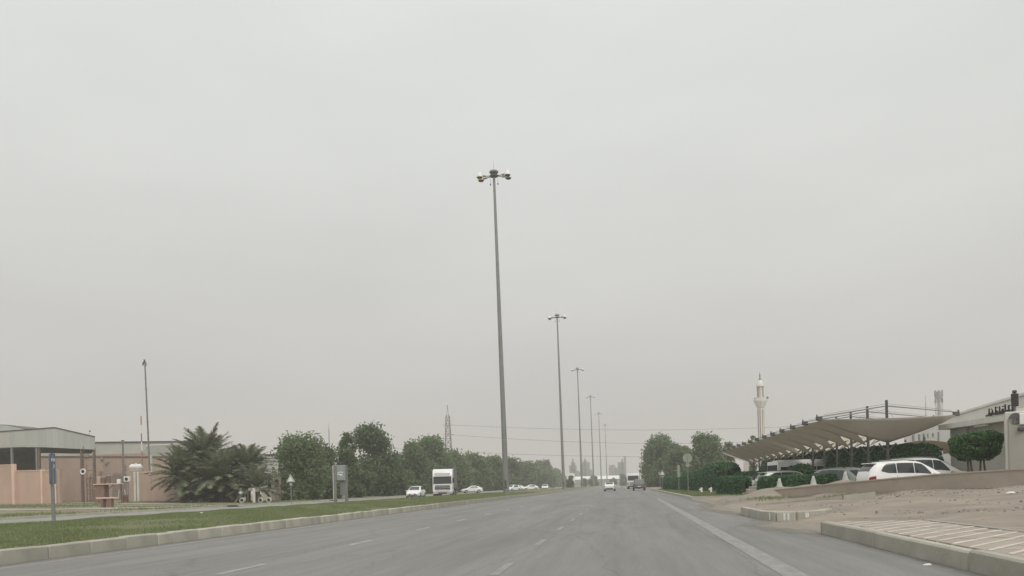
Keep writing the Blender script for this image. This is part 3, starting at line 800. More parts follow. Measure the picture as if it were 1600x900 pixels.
# clipped hedges on the right
hedge('rounded_hedge', 'long rounded bright green hedge behind the round road sign', [(6.6, 116, .1, 1.9), (7.6, 104, .1, 2.0), (8.6, 93, .1, 2.3), (9.6, 82.5, .1, 2.85), (9.9, 78.5, .1, 2.8)], 3.0, 2.5, 16000, .16)
hedge('clipped_hedge', 'tall clipped hedge behind the shade roof posts, squared near end', [(XA(1450, 47, 720), 47, .1, ZA(1450, 692, 47) - .1), (XA(1450, 47, 720) + .1, 58, .05, 3.2), (XA(1450, 47, 720) + .2, 75, .05, 3.5), (XA(1450, 47, 720) + .3, 98, .05, 3.6)], 2.4, 3.0, 30000, .10, round_=.2)
GH = 'low hedges in front of the car park'
hedge('low_hedge', 'low dark hedge with the two white markers standing before it', [tuple(D(1190, 757, 50))[:2] + (.02, 1.35), tuple(D(1250, 755, 47))[:2] + (.02, 1.4), tuple(D(1342, 752, 45))[:2] + (.05, 1.35)], 1.3, 1.1, 6500, .09, group=GH)
hedge('low_hedge', 'low dark hedge left of the pinkish block by the driveway', [tuple(D(1128, 757, 62))[:2] + (.02, 1.5), tuple(D(1166, 757, 58))[:2] + (.02, 1.45)], 1.3, 1.1, 2600, .1, group=GH)
hedge('low_hedge', 'hedge under the far end of the shade roof, behind the low hedges', [tuple(D(1136, 750, 84))[:2] + (.02, 2.0), tuple(D(1200, 750, 70))[:2] + (.02, 1.9), tuple(D(1262, 748, 62))[:2] + (.02, 2.3)], 1.6, 1.1, 5000, .13, group=GH)

# clipped ball trees before the gatehouse
def ball_tree(label, px, Y, z, cw, ch, th, tx):
    x = XA(px, Y, 730)
    t = thing('topiary_tree', label, 'tree', (x, Y, z), 0, 'clipped trees before the gatehouse')
    n = 4200
    d = rng.normal(size=(n, 3)); d /= np.linalg.norm(d, axis=1, keepdims=True)
    an_ = np.arctan2(d[:, 1], d[:, 0]); se = rng.uniform(0, 6)
    lump = 1 + .05 * np.sin(3 * an_ + se) + .05 * np.sin(5 * an_ + 4 * d[:, 2] + se) + .04 * np.sin(9 * d[:, 2] + 2 * an_)
    d = np.sign(d) * np.abs(d) ** .72; zz_ = np.where(d[:, 2] > 0, np.abs(d[:, 2]) ** .85, -np.abs(d[:, 2]) ** 1.0); d = d / np.maximum(1, np.hypot(d[:, 0], d[:, 1]))[:, None]
    p = np.stack([d[:, 0], d[:, 1], zz_], 1) * np.array([cw / 2, cw / 2, ch / 2]) * (lump * (1 - np.abs(rng.normal(0, .07, n))))[:, None]
    tp = 1 - .22 * np.clip(-p[:, 2] / (ch / 2), 0, 1)
    p[:, 0] *= tp; p[:, 1] *= tp
    p += np.array([0, 0, th + ch / 2])
    v, f = leaf_quads(p, None, .075, n)
    link('crown', np_mesh('crown', v, f, LEAFT), t)
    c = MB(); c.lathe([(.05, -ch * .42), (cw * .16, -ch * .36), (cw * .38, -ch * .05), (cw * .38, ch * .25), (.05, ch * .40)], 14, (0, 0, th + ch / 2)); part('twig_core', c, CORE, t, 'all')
    tr = MB()
    for dx in tx: tr.tube((dx, 0, -.3), (dx * .35, .05, th + .25), .045, .035, 7)
    part('trunk', tr, BARK, t, True)
ball_tree('left clipped tree of the pair before the grey gatehouse', 1513, 36.5, 1.22, 1.40, 1.06, .60, (-.0, .2))
ball_tree('right, taller clipped tree of the pair before the gatehouse', 1535, 36.8, 1.22, 1.46, 1.2, .60, (-.1, .14))

# date palms
def frond(L_, az_, el_, droop, n=38, lw=.50):
    """one feather frond: rib points and leaflets"""
    pts = []; p = Vector((0, 0, 0)); e_ = el_
    for i in range(11):
        pts.append(p.copy()); e_ -= droop / 10 * (0.5 + i / 10)
        p = p + Vector((math.cos(az_) * math.cos(e_), math.sin(az_) * math.cos(e_), math.sin(e_))) * (L_ / 10)
    v, f = [], []
    side = Vector((-math.sin(az_), math.cos(az_), 0))
    for i in range(n):
        s = 1.5 + (i / n) * 8.4; k = int(s); u = s - k
        a = pts[k] + (pts[min(10, k + 1)] - pts[k]) * u; d = (pts[min(10, k + 1)] - pts[k]).normalized()
        ll = lw * (math.sin(math.pi * (.18 + .80 * i / n)) ** .7) * L_ / 3.2
        up_ = side.cross(d)
        for sg in (-1, 1):
            tip = a + (d * .75 + side * sg * .75 + up_ * rnd.uniform(-.15, .35)).normalized() * ll * 1.5
            w_ = d * .06 * L_ / 3.2
            b = len(v); v += [a - w_, a + w_, tip]; f.append((b, b + 1, b + 2))
    for a, b_ in zip(pts, pts[1:]):
        b = len(v); w_ = side * .03; v += [a - w_, a + w_, b_ + w_]; f.append((b, b + 1, b + 2))
    return v, f
def palm(label, px, base_y, Y, trunk_h, L_, nf, stems, z=None):
    x = XA(px, Y, 770); z = zleft(x, Y) if z is None else z
    t = thing('date_palm', label, 'palm tree', (x, Y, z), 0, 'date palms by the left wall')
    cr_ = MB(); dry = MB(); tr = MB()
    for (sx, sy, th) in stems:
        prof = []
        for i in range(int(th / .25) + 1): prof.append((.24 + .04 * (i % 2), -.2 + .25 * i))
        tr.lathe(prof, 9, (sx, sy, 0))
        for i in range(nf):
            el_ = R(88 - 98 * (i / nf) ** .95 + rnd.uniform(-8, 8)); az_ = i * 2.4 + rnd.uniform(-.25, .25)
            v, f = frond(L_ * rnd.uniform(.85, 1.1), az_, el_, R(rnd.uniform(32, 58)))
            cr_.add([q + Vector((sx, sy, th - .15)) for q in v], f)
        for i in range(4):
            v, f = frond(L_ * .7, rnd.uniform(0, 6.28), R(rnd.uniform(-65, -40)), R(20))
            dry.add([q + Vector((sx, sy, th - .3)) for q in v], f)
    link('crown', cr_.mesh('crown', PALM, fix=False), t)
    part('trunk', tr, BARK, t, True); link('dead_fronds', dry.mesh('dead_fronds', PALMDRY, fix=False), t)
    return t
palm('tallest date palm, broad feathery crown rising over the wall', 322, 778, 84, 3.9, 4.4, 84, [(0, 0, 4.55)])
palm('low leaning date palm left below the tallest palm', 287, 780, 82, 2.0, 4.0, 66, [(0, 0, 2.9), (1.6, 1.0, 1.2)])
palm('low bushy date palm right below the tallest palm', 347, 780, 81, 1.6, 4.0, 66, [(0, 0, 2.6), (-1.5, .8, 1.0)])
palm('right date palm with spiky crown beside the wall end', 388, 778, 83, 2.9, 3.8, 72, [(0, 0, 3.3)])
palm('low right palm with arching stems over the painted tyres', 402, 778, 80, .9, 3.2, 44, [(0, 0, 1.6)])
# ------------------------------------------------------------------ vehicles (front towards +y)
def wheel(parent, x, y, r, w):
    s = 1 if x > 0 else -1
    t = MB(); t.lathe([(r * .62, -w / 2), (r * .93, -w / 2), (r, -w * .32), (r, w * .32), (r * .93, w / 2), (r * .62, w / 2)], 20, (x, y, r), 'X')
    o = part('wheel', t, RUBBER, parent, True)
    h_ = MB(); h_.lathe([(r * .12, w * .46 * s), (r * .60, w * .40 * s), (r * .66, w * .51 * s), (r * .60, w * .53 * s)][::s], 16, (x, y, r), 'X'); part('rim', h_, RIM, o, True)
    return o
def loft(mb, rings):
    n = len(rings[0]); vs = [p for r_ in rings for p in r_]; fs = []
    for j in range(len(rings) - 1):
        for i in range(n): fs.append((j * n + i, j * n + (i + 1) % n, (j + 1) * n + (i + 1) % n, (j + 1) * n + i))
    fs += [tuple(range(n - 1, -1, -1)), tuple((len(rings) - 1) * n + i for i in range(n))]
    mb.add(vs, fs)
def pickup_car(name, label, cat, loc, rz, paint, kind='sedan', group=None):
    """a car lofted from stations: (y, z bottom, z shoulder, half width)"""
    t = thing(name, label, cat, loc, rz, group)
    if kind == 'sedan':
        st = [(-2.22, .42, .78, .58), (-2.16, .30, .93, .74), (-1.9, .22, .98, .83), (-1.2, .19, .96, .86), (0, .18, .93, .87), (.95, .19, .90, .86), (1.5, .22, .84, .84), (1.95, .25, .74, .79), (2.16, .30, .66, .70), (2.22, .38, .56, .56)]
        cab = (-1.75, 1.15, -.85, .35, 1.45, .80, .62, .91); wb = (-1.32, 1.30); wr = .32
    elif kind == 'suv':
        st = [(-2.34, .50, .88, .70), (-2.30, .38, 1.02, .84), (-2.05, .30, 1.12, .91), (-1.2, .27, 1.12, .93), (0, .26, 1.09, .93), (.95, .27, 1.07, .93), (1.6, .30, 1.03, .91), (2.05, .34, .93, .87), (2.28, .42, .82, .78), (2.34, .5, .70, .64)]
        cab = (-2.20, 1.28, -1.72, .30, 1.76, .86, .68, 1.06); wb = (-1.38, 1.42); wr = .38
    else:  # pickup
        st = [(-2.6, .5, .95, .84), (-2.56, .42, 1.06, .9), (-1.0, .36, 1.06, .92), (0, .36, 1.06, .92), (1.2, .36, 1.04, .92), (1.9, .38, 1.0, .9), (2.3, .44, .9, .84), (2.4, .5, .75, .7)]
        cab = (-.75, 1.25, -.45, .45, 1.78, .85, .70, 1.04); wb = (-1.55, 1.55); wr = .38
    rings = []
    for y, zb, zt, w in st:
        mid = zb + (zt - zb) * .5
        half = [(w * .82, zb), (w * .97, zb + .07), (w, mid), (w * .975, zt - .12), (w * .90, zt - .015), (w * .45, zt + .018)]
        rings.append([(x, y, z) for x, z in half] + [(-x, y, z) for x, z in half[::-1]])
    b = MB(); loft(b, rings); body = part('body', b, paint, t, True)
    y0, y1, ry0, ry1, zr, w0, w1, zb = cab
    c = MB()
    lv = []
    for u, crown in ((0, 0), (.45, 0), (.85, 0), (1, .0), (1.0, .03)):
        ya, yb = y0 + (ry0 - y0) * u ** 1.15, y1 + (ry1 - y1) * u
        w = w0 + (w1 - w0) * u; z = zb + (zr - zb) * (u if crown == 0 else 1) + crown
        if crown: ya, yb, w = ya + .18, yb - .18, w * .8
        n = 5
        ring = [(w * .86, ya, z)] + [(w, ya + .14 + (yb - ya - .28) * i / n, z) for i in range(n + 1)] + [(w * .84, yb, z), (-w * .84, yb, z)] + [(-w, yb - .14 - (yb - ya - .28) * i / n, z) for i in range(n + 1)] + [(-w * .86, ya, z)]
        lv.append(ring)
    loft(c, lv); part('cabin', c, paint, t, True)
    def side(u, f):   # point on the cabin's side: u up, f along 0 rear .. 1 front
        ya, yb = y0 + (ry0 - y0) * u ** 1.15, y1 + (ry1 - y1) * u
        return w0 + (w1 - w0) * u, ya + .14 + (yb - ya - .28) * f, zb + (zr - zb) * u
    panes = {'sedan': [(.10, .49), (.53, .88)], 'suv': [(.04, .325), (.345, .615), (.635, .93)], 'pickup': [(.08, .46), (.52, .90)]}[kind]
    for sg in (-1, 1):
        for f0, f1 in panes:
            lo_, hi = .12, .88
            P = []
            sh = .10 if f0 < .12 else 0
            sf = .10 if f1 > .85 else 0
            for u, f in ((lo_, f0), (lo_, f1), (hi, f1 - sf * .3), (hi, f0 + sh * .6)):
                x, y, z = side(u, f); P.append(((x + .006) * sg, y, z))
            w_ = MB(); w_.extr(P, (.008 * sg, 0, 0)); part('side_window', w_, GLASS, t)
    def pane(ya, yb, frac0, frac1, s, nm):
        P = []
        for u, sx in ((frac0, -1), (frac0, 1), (frac1, 1), (frac1, -1)):
            yy = (ya[0] + (ya[1] - ya[0]) * (u if s > 0 else u ** 1.15)) + .008 * s
            w = (w0 + (w1 - w0) * u) * .80
            P.append((sx * w, yy, zb + (zr - zb) * u))
        w_ = MB(); w_.extr(P, (0, .008 * s, .003)); part(nm, w_, GLASS, t)
    pane((y1, ry1), None, .10, .92, 1, 'windscreen')
    if kind != 'pickup': pane((y0, ry0), None, .14, .88, -1, 'rear_window')
    ft, rt = st[-3], st[2]
    for sg in (-1, 1):
        l_ = MB(); l_.cbox((sg * st[-2][3] * .80, st[-2][0] - .05, st[-2][2] - .03 + (.05 if kind != 'sedan' else 0)), (.34, .18, .15), .04, rz=-sg * .45); part('headlight', l_, LAMPG, t, True)
        l_ = MB(); l_.cbox((sg * st[1][3] * .84, st[1][0] - .0, st[1][2] - .13), (.30, .14, .17 if kind != 'suv' else .24), .04, rz=sg * .35); part('tail_light', l_, RED, t, True)
        m_ = MB(); m_.cbox((sg * (w0 + .15), y1 - .42, zb + .07), (.2, .12, .14), .04); part('wing_mirror', m_, paint, t, True)
        s_ = MB(); s_.box((sg * (st[4][3] + .004), (wb[0] + wb[1]) / 2, st[4][1] + .07), (.012, wb[1] - wb[0] - .7, .1)); part('sill', s_, BLACK, t)
        for f in (panes[0][1], panes[-1][1]):
            h_ = MB(); x, y, z = side(0, f - .06); h_.cbox((sg * (st[4][3] - .012), y, st[4][2] - .14), (.03, .16, .03), .01); part('door_handle', h_, paint, t)
        for yy in wb:
            a_ = MB()
            pts = [(sg * (st[4][3] - .03), yy + math.cos(q_) * wr * 1.2, wr + math.sin(q_) * wr * 1.2) for q_ in np.linspace(-.35, math.pi + .35, 15)]
            a_.extr(pts, (sg * .045, 0, 0)); part('wheel_arch', a_, BLACK, t)
            wheel(t, sg * (st[4][3] - .075), yy, wr, .21)
    g = MB(); g.cbox((0, st[-1][0] - .03, st[-1][2] - .02), (.82, .09, .13), .03); part('grille', g, BLACK, t)
    g = MB(); g.cbox((0, st[-1][0] - .03, st[-1][1] + .03), (1.1, .10, .12), .03); part('front_intake', g, BLACK, t)
    g = MB(); g.cbox((0, st[0][0] + .03, st[0][1] - .02), (1.15, .12, .13), .03); part('rear_bumper', g, BLACK, t)
    for yy, zz in ((st[-1][0] + .02, st[-1][1] + .09), (st[0][0] - .006, st[0][1] + .16)):
        g = MB(); g.box((0, yy, zz), (.48, .02, .11)); part('number_plate', g, SIGNW, t)
    if kind == 'suv':
        for sg in (-1, 1):
            g = MB(); g.tube((sg * w1 * .88, ry0 + .15, zr + .05), (sg * w1 * .88, ry1 - .1, zr + .05), .02, None, 6); g.box((sg * w1 * .88, ry0 + .2, zr + .02), (.03, .08, .06)); g.box((sg * w1 * .88, ry1 - .2, zr + .02), (.03, .08, .06)); part('roof_rail', g, STEEL, t)
        g = MB(); g.cbox((0, ry0 - .08, zr - .01), (1.2, .28, .05), .02); part('spoiler', g, paint, t)
    if kind == 'pickup':
        g = MB(); g.box((0, -1.65, 1.062), (1.55, 1.7, .03)); part('load_bed', g, BLACK, t)
    return t

SHELL = {
 'suv': dict(y=[-2.36, -2.31, -2.18, -1.9, -1.6, -.8, 0, .35, .8, 1.18, 1.3, 1.7, 2.08, 2.28, 2.36],
   zb=[.58, .44, .35, .30, .28, .26, .26, .26, .26, .27, .28, .31, .36, .44, .56], zs=[.90, 1.00, 1.06, 1.09, 1.09, 1.07, 1.05, 1.04, 1.03, 1.02, 1.01, .97, .89, .79, .68],
   w=[.66, .80, .88, .92, .93, .94, .94, .94, .94, .94, .93, .92, .87, .78, .62], zr=[.92, 1.12, 1.38, 1.64, 1.72, 1.77, 1.75, 1.68, 1.42, 1.16, 1.08, 1.02, .92, .81, .69],
   wr=[.56, .66, .70, .70, .70, .71, .70, .69, .71, .78, .80, .78, .72, .62, .48], side=[(-1.72, -.98), (-.94, -.10), (-.06, .74)], wind=(.50, 1.17), rear=(-2.29, -1.98), wb=(-1.38, 1.42), wr_=.37),
 'sedan': dict(y=[-2.24, -2.19, -2.02, -1.7, -1.3, -.7, -.1, .3, .75, 1.12, 1.25, 1.65, 2.0, 2.18, 2.24],
   zb=[.48, .36, .28, .22, .20, .19, .19, .19, .19, .20, .21, .24, .28, .34, .44], zs=[.80, .90, .94, .95, .94, .92, .91, .90, .89, .88, .87, .82, .74, .66, .58],
   w=[.60, .73, .81, .85, .86, .87, .87, .87, .87, .86, .86, .84, .79, .70, .56], zr=[.82, .94, 1.0, 1.11, 1.33, 1.45, 1.46, 1.40, 1.19, .97, .92, .86, .77, .68, .59],
   wr=[.50, .62, .66, .66, .63, .62, .62, .62, .66, .72, .74, .72, .66, .56, .42], side=[(-1.25, -.36), (-.32, .62)], wind=(.36, 1.13), rear=(-1.78, -.74), wb=(-1.32, 1.30), wr_=.32)}
def car(name, label, cat, loc, rz, paint, kind='sedan', group=None):
    """one smooth shell swept along the car; glass, seams and lights lie on it"""
    if kind == 'pickup': return pickup_car(name, label, cat, loc, rz, paint, kind, group)
    S = SHELL[kind]; t = thing(name, label, cat, loc, rz, group)
    yk = np.array(S['y'])
    def val(key, y):
        """cubic through the stations"""
        a = np.array(S[key]); i = int(np.clip(np.searchsorted(yk, y) - 1, 0, len(yk) - 2)); h_ = yk[i + 1] - yk[i]; u = (y - yk[i]) / h_
        def sl(j):
            if j == 0: return (a[1] - a[0]) / (yk[1] - yk[0])
            if j == len(yk) - 1: return (a[-1] - a[-2]) / (yk[-1] - yk[-2])
            return (a[j + 1] - a[j - 1]) / (yk[j + 1] - yk[j - 1])
        m0, m1 = sl(i) * h_, sl(i + 1) * h_
        return float((2*u**3-3*u**2+1)*a[i] + (u**3-2*u**2+u)*m0 + (-2*u**3+3*u**2)*a[i+1] + (u**3-u**2)*m1)
    def half(y):
        zb, zs, w, zr, wr = (val(k, y) for k in ('zb', 'zs', 'w', 'zr', 'wr'))
        hh = max(0.0, zr - zs)
        return [(.80 * w, zb), (.95 * w, zb + .05), (.995 * w, zb + .35 * (zs - zb)), (w, zb + .66 * (zs - zb)), (.965 * w, zs - .02),
                (.93 * w + (wr - .93 * w) * .30, zs + hh * .36), (.93 * w + (wr - .93 * w) * .66, zs + hh * .70), (wr, zs + hh * .92), (wr * .82, zr - .005), (wr * .4, zr + .018)]
    ys = np.unique(np.concatenate([np.linspace(yk[0], yk[-1], 46), yk]))
    rings = []
    for y in ys:
        hf = half(y); rings.append([(x, y, z) for x, z in hf] + [(-x, y, z) for x, z in hf[::-1]])
    b = MB(); loft(b, rings); part('body', b, paint, t, 'all')
    def onside(y, f):
        """point on the flank between belt (0) and roof edge (1)"""
        hf = half(y)[4:8]; s_ = f * 3; i = min(2, int(s_)); u = s_ - i
        return hf[i][0] + (hf[i + 1][0] - hf[i][0]) * u, hf[i][1] + (hf[i + 1][1] - hf[i][1]) * u
    for sg in (-1, 1):
        for n_, (ya, yb) in enumerate(S['side']):
            def pane(u, v):
                y = ya + (yb - ya) * u
                lo_, hi = .14, .90
                if n_ == 0: hi = .90 - .55 * max(0, 1 - u * 2.2) ** 1.5; lo_ = .14 + .12 * max(0, 1 - u * 2.2)
                if n_ == len(S['side']) - 1: hi = min(hi, .92 - .66 * max(0, (u - .45) / .55) ** 1.4)
                x, z = onside(y, lo_ + (hi - lo_) * v); return ((x + .010) * sg, y, z + .002)
            g = MB(); g.surf(pane, 8, 4); o_ = part('side_window', g, GLASS, t, 'all')
        sl_ = MB(); ysl = [S['side'][0][1] + .02, S['side'][-1][0] - .02 if len(S['side']) < 3 else S['side'][1][1] + .02]
        for y in sorted(set(round(v, 2) for v in [S['side'][0][1] + .02, S['side'][-1][0] - .02, S['side'][-1][1] + .22])):
            g = MB(); P = []
            hf = half(y)
            for (x, z) in hf[1:5]: P.append(((x + .004) * sg, z))
            for (xa, za), (xb, zb_) in zip(P, P[1:]): g.quad((xa, y - .007, za), (xa, y + .007, za), (xb, y + .007, zb_), (xb, y - .007, zb_))
            part('door_seam', g, BLACK, t)
        for y in (S['side'][0][0] + .55, S['side'][-1][0] + .18):
            hf = half(y); g = MB(); g.cbox((sg * (hf[3][0] + .004), y, hf[4][1] - .10), (.04, .17, .032), .012); part('door_handle', g, paint, t)
        yf, yr = yk[-1], yk[0]
        g = MB()
        def hl(u, v):
            y = yf - .42 + .36 * u; hf = half(y); i = 3 + v; k = int(i); q_ = i - k; a_, b_ = hf[k], hf[k + 1]
            x = a_[0] + (b_[0] - a_[0]) * q_; z = a_[1] + (b_[1] - a_[1]) * q_; return ((x + .012) * sg, y + .012, z - .01)
        g.surf(hl, 6, 3); part('headlight', g, LAMPG, t, 'all')
        g = MB(); hgt_ = 1.0 if kind == 'suv' else .9
        def tl(u, v):
            y = yr + .04 + .30 * u; hf = half(y); i = 2.9 + v * hgt_ * (1 if kind == 'suv' else 1.0); k = min(8, int(i)); q_ = i - k; a_, b_ = hf[k], hf[k + 1]
            x = a_[0] + (b_[0] - a_[0]) * q_; z = a_[1] + (b_[1] - a_[1]) * q_; return ((x + .012) * sg, y - .012 * (1 - u), z)
        g.surf(tl, 5, 3); part('tail_light', g, RED, t, 'all')
        hf = half(S['wind'][1] - .35); g = MB(); g.cbox((sg * (hf[4][0] + .11), S['wind'][1] - .35, hf[4][1] + .06), (.22, .11, .14), .05, seg=2); part('wing_mirror', g, paint, t, True)
        for yy in S['wb']:
            r_ = S['wr_']; xw = half(yy)[3][0]
            a_ = MB(); pts = [(sg * (xw - .04), yy + math.cos(q_) * r_ * 1.16, r_ + math.sin(q_) * r_ * 1.16) for q_ in np.linspace(-.3, math.pi + .3, 17)]
            a_.extr(pts, (sg * .048, 0, 0)); part('wheel_arch', a_, BLACK, t)
            wheel(t, sg * (xw - .085), yy, r_, .21)
        g = MB(); hs = half(0); g.cbox((sg * (hs[1][0] + .02), (S['wb'][0] + S['wb'][1]) / 2, hs[1][1] + .02), (.07, S['wb'][1] - S['wb'][0] - .9, .09), .02); part('sill', g, BLACK, t)
    def screen(ya, yb, inset):
        def f(u, v):
            y = ya + (yb - ya) * v; wr, zr = val('wr', y), val('zr', y); x = (2 * u - 1) * wr * inset
            return (x, y, zr + .038 - .020 * abs(2 * u - 1) ** 2)
        return f
    g = MB(); g.surf(screen(S['wind'][0], S['wind'][1] - .04, .86), 8, 8); part('windscreen', g, GLASS, t, 'all')
    g = MB(); g.surf(screen(S['rear'][0] + .04, S['rear'][1], .84), 8, 8); part('rear_window', g, GLASS, t, 'all')
    zf, zr0 = val('zb', yk[-1]), val('zb', yk[0])
    g = MB(); g.cbox((0, yk[-1] - .03, val('zs', yk[-1]) - .06), (.80, .10, .12), .04, seg=2); part('grille', g, BLACK, t)
    g = MB(); g.cbox((0, yk[-1] - .06, zf - .02), (1.15, .14, .13), .04, seg=2); part('front_intake', g, BLACK, t)
    g = MB(); g.cbox((0, yk[0] + .05, zr0 - .04), (1.2, .14, .14), .04, seg=2); part('rear_bumper', g, BLACK, t)
    for yy, zz in ((yk[-1] + .012, zf + .07), (yk[0] - .012, (zr0 + val('zs', yk[0])) / 2 + .02)):
        g = MB(); g.box((0, yy, zz), (.46, .02, .11)); part('number_plate', g, SIGNW, t)
    if kind == 'suv':
        for sg in (-1, 1):
            g = MB(); pts = [Vector((sg * val('wr', y) * .88, y, val('zr', y) + .045)) for y in np.linspace(-1.6, .25, 9)]; g.path(pts, .018, 6); part('roof_rail', g, STEELD, t)
        g = MB(); g.cbox((0, -1.98, val('zr', -1.9) + .04), (1.25, .26, .045), .02); part('spoiler', g, paint, t)
    return t

# oncoming traffic on the far carriageway
GOn = 'cars on the far carriageway'
def onroad(px, py, z=0.0): return G(px, py, z)
p = onroad(650, 778.6); car('sedan', 'white saloon car driving towards us, left of the truck', 'car', (p.x, p.y, 0), R(184), CARW, 'sedan', GOn)
def cy(px, Y): return (XA(px, Y, 765), Y, 0)
car('sedan', 'white saloon car seen from the side, right behind the truck', 'car', cy(737, 160), R(90 + 22), CARW, 'sedan', GOn)
car('sedan', 'white saloon half hidden by the foot of the nearest lamp mast', 'car', cy(801, 178), R(150), CARW, 'sedan', GOn)
car('sedan', 'white car just behind the saloon at the nearest lamp mast foot', 'car', cy(807, 212), R(105), CARW, 'sedan', GOn)
car('sedan', 'white saloon seen side on between the first and second lamp masts', 'car', cy(828, 206), R(115), CARW, 'sedan', GOn)
car('sedan', 'small far white saloon coming head on near the second lamp mast', 'car', cy(852, 218), R(182), CARW, 'sedan', GOn)
# our own carriageway
p = onroad(953, 767.3); car('sedan', 'white saloon car seen from behind on the road ahead', 'car', (p.x, p.y, 0), R(-1), CARW, 'sedan')
p = onroad(998.5, 766.5); car('pickup', 'dark grey pickup truck parked at the right road edge beside the bus', 'pickup', (p.x, p.y, 0), 0, CARD, 'pickup')

def truck(label, loc, rz):
    t = thing('lorry', label, 'truck', loc, rz)
    P = lambda nm, m, mt_, sm=True: part(nm, m, mt_, t, sm)
    m = MB()
    prof = [(1.10, .42), (1.16, .9), (1.14, 1.6), (1.00, 2.75), (.78, 3.35), (.45, 3.55), (-1.0, 3.62), (-1.0, .75), (-.5, .6), (.4, .42)]
    rings = []
    for x, k in ((-1.25, .985), (-1.21, 1.0), (1.21, 1.0), (1.25, .985)):
        rings.append([(x, (y - .1) * k + .1, (z - 1.8) * k + 1.8) for y, z in prof])
    loft(m, rings); P('cab', m, CARW)
    def front(u0, z0, u1, z1, w, nm, mt_, off=.02):
        g = MB(); g.extr([(-w, u0 + off, z0), (w, u0 + off, z0), (w * .97, u1 + off, z1), (-w * .97, u1 + off, z1)], (0, .02, 0)); P(nm, g, mt_, False)
    front(1.125, 1.70, 1.03, 2.58, 1.16, 'windscreen', GLASS)
    front(1.145, .92, 1.14, 1.50, .98, 'grille_panel', BLACK, .012)
    front(1.00, 2.76, .88, 3.08, 1.0, 'roof_board', mat('lorry_roof_board', (.42, .43, .42), .5, .1))
    g = MB(); g.cbox((0, 1.20, 2.66), (2.3, .32, .07), .02); P('sun_visor', g, WHITE)
    for i, zz in enumerate((.98, 1.18, 1.38)):
        g = MB(); g.cbox((0, 1.185, zz), (1.9, .06, .07), .02); P('grille_slat', g, mat('lorry_bumper', (.45, .45, .44), .5, .1))
    g = MB(); g.cbox((0, 1.16, .60), (2.48, .22, .42), .05); P('bumper', g, mat('lorry_bumper', (.45, .45, .44), .5, .1))
    g = MB(); g.cbox((0, 1.24, .52), (1.1, .1, .16), .02); P('bumper_intake', g, BLACK)
    for sg in (-1, 1):
        g = MB(); g.cbox((sg * .98, 1.21, .72), (.38, .18, .24), .04); P('headlight', g, LAMPG)
        g = MB(); g.cbox((sg * 1.42, 1.15, 2.1), (.16, .22, .62), .03); g.tube((sg * 1.24, 1.0, 2.4), (sg * 1.42, 1.12, 2.38), .025); P('wing_mirror', g, BLACK)
        g = MB(); g.extr([(sg * 1.253, .90, 1.75), (sg * 1.253, -.1, 1.75), (sg * 1.253, -.1, 2.45), (sg * 1.253, .72, 2.45)], (sg * .01, 0, 0)); P('side_window', g, GLASS, False)
        g = MB(); g.cbox((sg * 1.22, .2, .45), (.12, .6, .3), .03); P('step', g, BLACK)
        g = MB(); g.cbox((sg * 1.1, .1, 1.12), (.34, 1.25, .22), .08); P('mudguard', g, BLACK)
        for yy in (.1, -2.4, -3.6, -6.6, -7.8):
            wheel(t, sg * 1.06, yy, .5, .36)
    g = MB()
    for sg in (-1, 1): g.box((sg * .42, -4.2, .9), (.14, 8.6, .28))
    P('chassis', g, STEELD, False)
    tr = mat('trailer_tarp', (.15, .165, .155), .7, .1, .6)
    g = MB(); g.cbox((0.05, -5.0, 2.56), (2.5, 7.4, 2.8), .04); P('trailer_body', g, tr)
    g = MB()
    for sg in (-1, 1):
        for zz in (1.18, 3.9): g.box((sg * 1.24, -1.23, (1.18 + 3.9) / 2) if zz == 1.18 else (0, -1.23, 3.9), (.10, .06, 2.7) if zz == 1.18 else (2.5, .06, .10))
    P('trailer_edge', g, STEEL, False)
    return t
p = onroad(693, 776.6); truck('white cab-over lorry with grey box trailer, driving towards us', (p.x, p.y, 0), R(188))

def bus(label, loc, rz):
    t = thing('bus', label, 'bus', loc, rz)
    g = MB(); g.cbox((0, 0, 1.75), (2.5, 9.0, 2.7), .12, seg=2); part('body', g, CARW, t, True)
    g = MB(); g.cbox((0, 0, 3.14), (2.3, 7.5, .14), .05); part('roof_pod', g, WHITE, t, True)
    for sg in (-1, 1):
        for i in range(6):
            g = MB(); g.box((sg * 1.252, -3.5 + i * 1.35, 2.1), (.012, 1.2, .9)); part('side_window', g, GLASS, t)
        for yy in (-2.6, 2.9): wheel(t, sg * 1.12, yy, .45, .3)
        g = MB(); g.box((sg * 1.05, -4.51, 1.1), (.2, .03, .4)); part('tail_light', g, RED, t)
    g = MB(); g.box((0, -4.508, 2.25), (2.2, .02, 1.0)); part('rear_window', g, GLASS, t)
    g = MB(); g.box((0, -4.508, 1.1), (1.5, .02, .7)); part('engine_cover', g, mat('bus_grey', (.3, .31, .31), .6, .1), t)
    g = MB(); g.box((0, -4.52, .55), (2.4, .1, .25)); part('rear_bumper', g, BLACK, t)
    return t
bus('white bus seen from behind on the right ahead, beyond the pickup', cy(990.5, 172), R(-2))

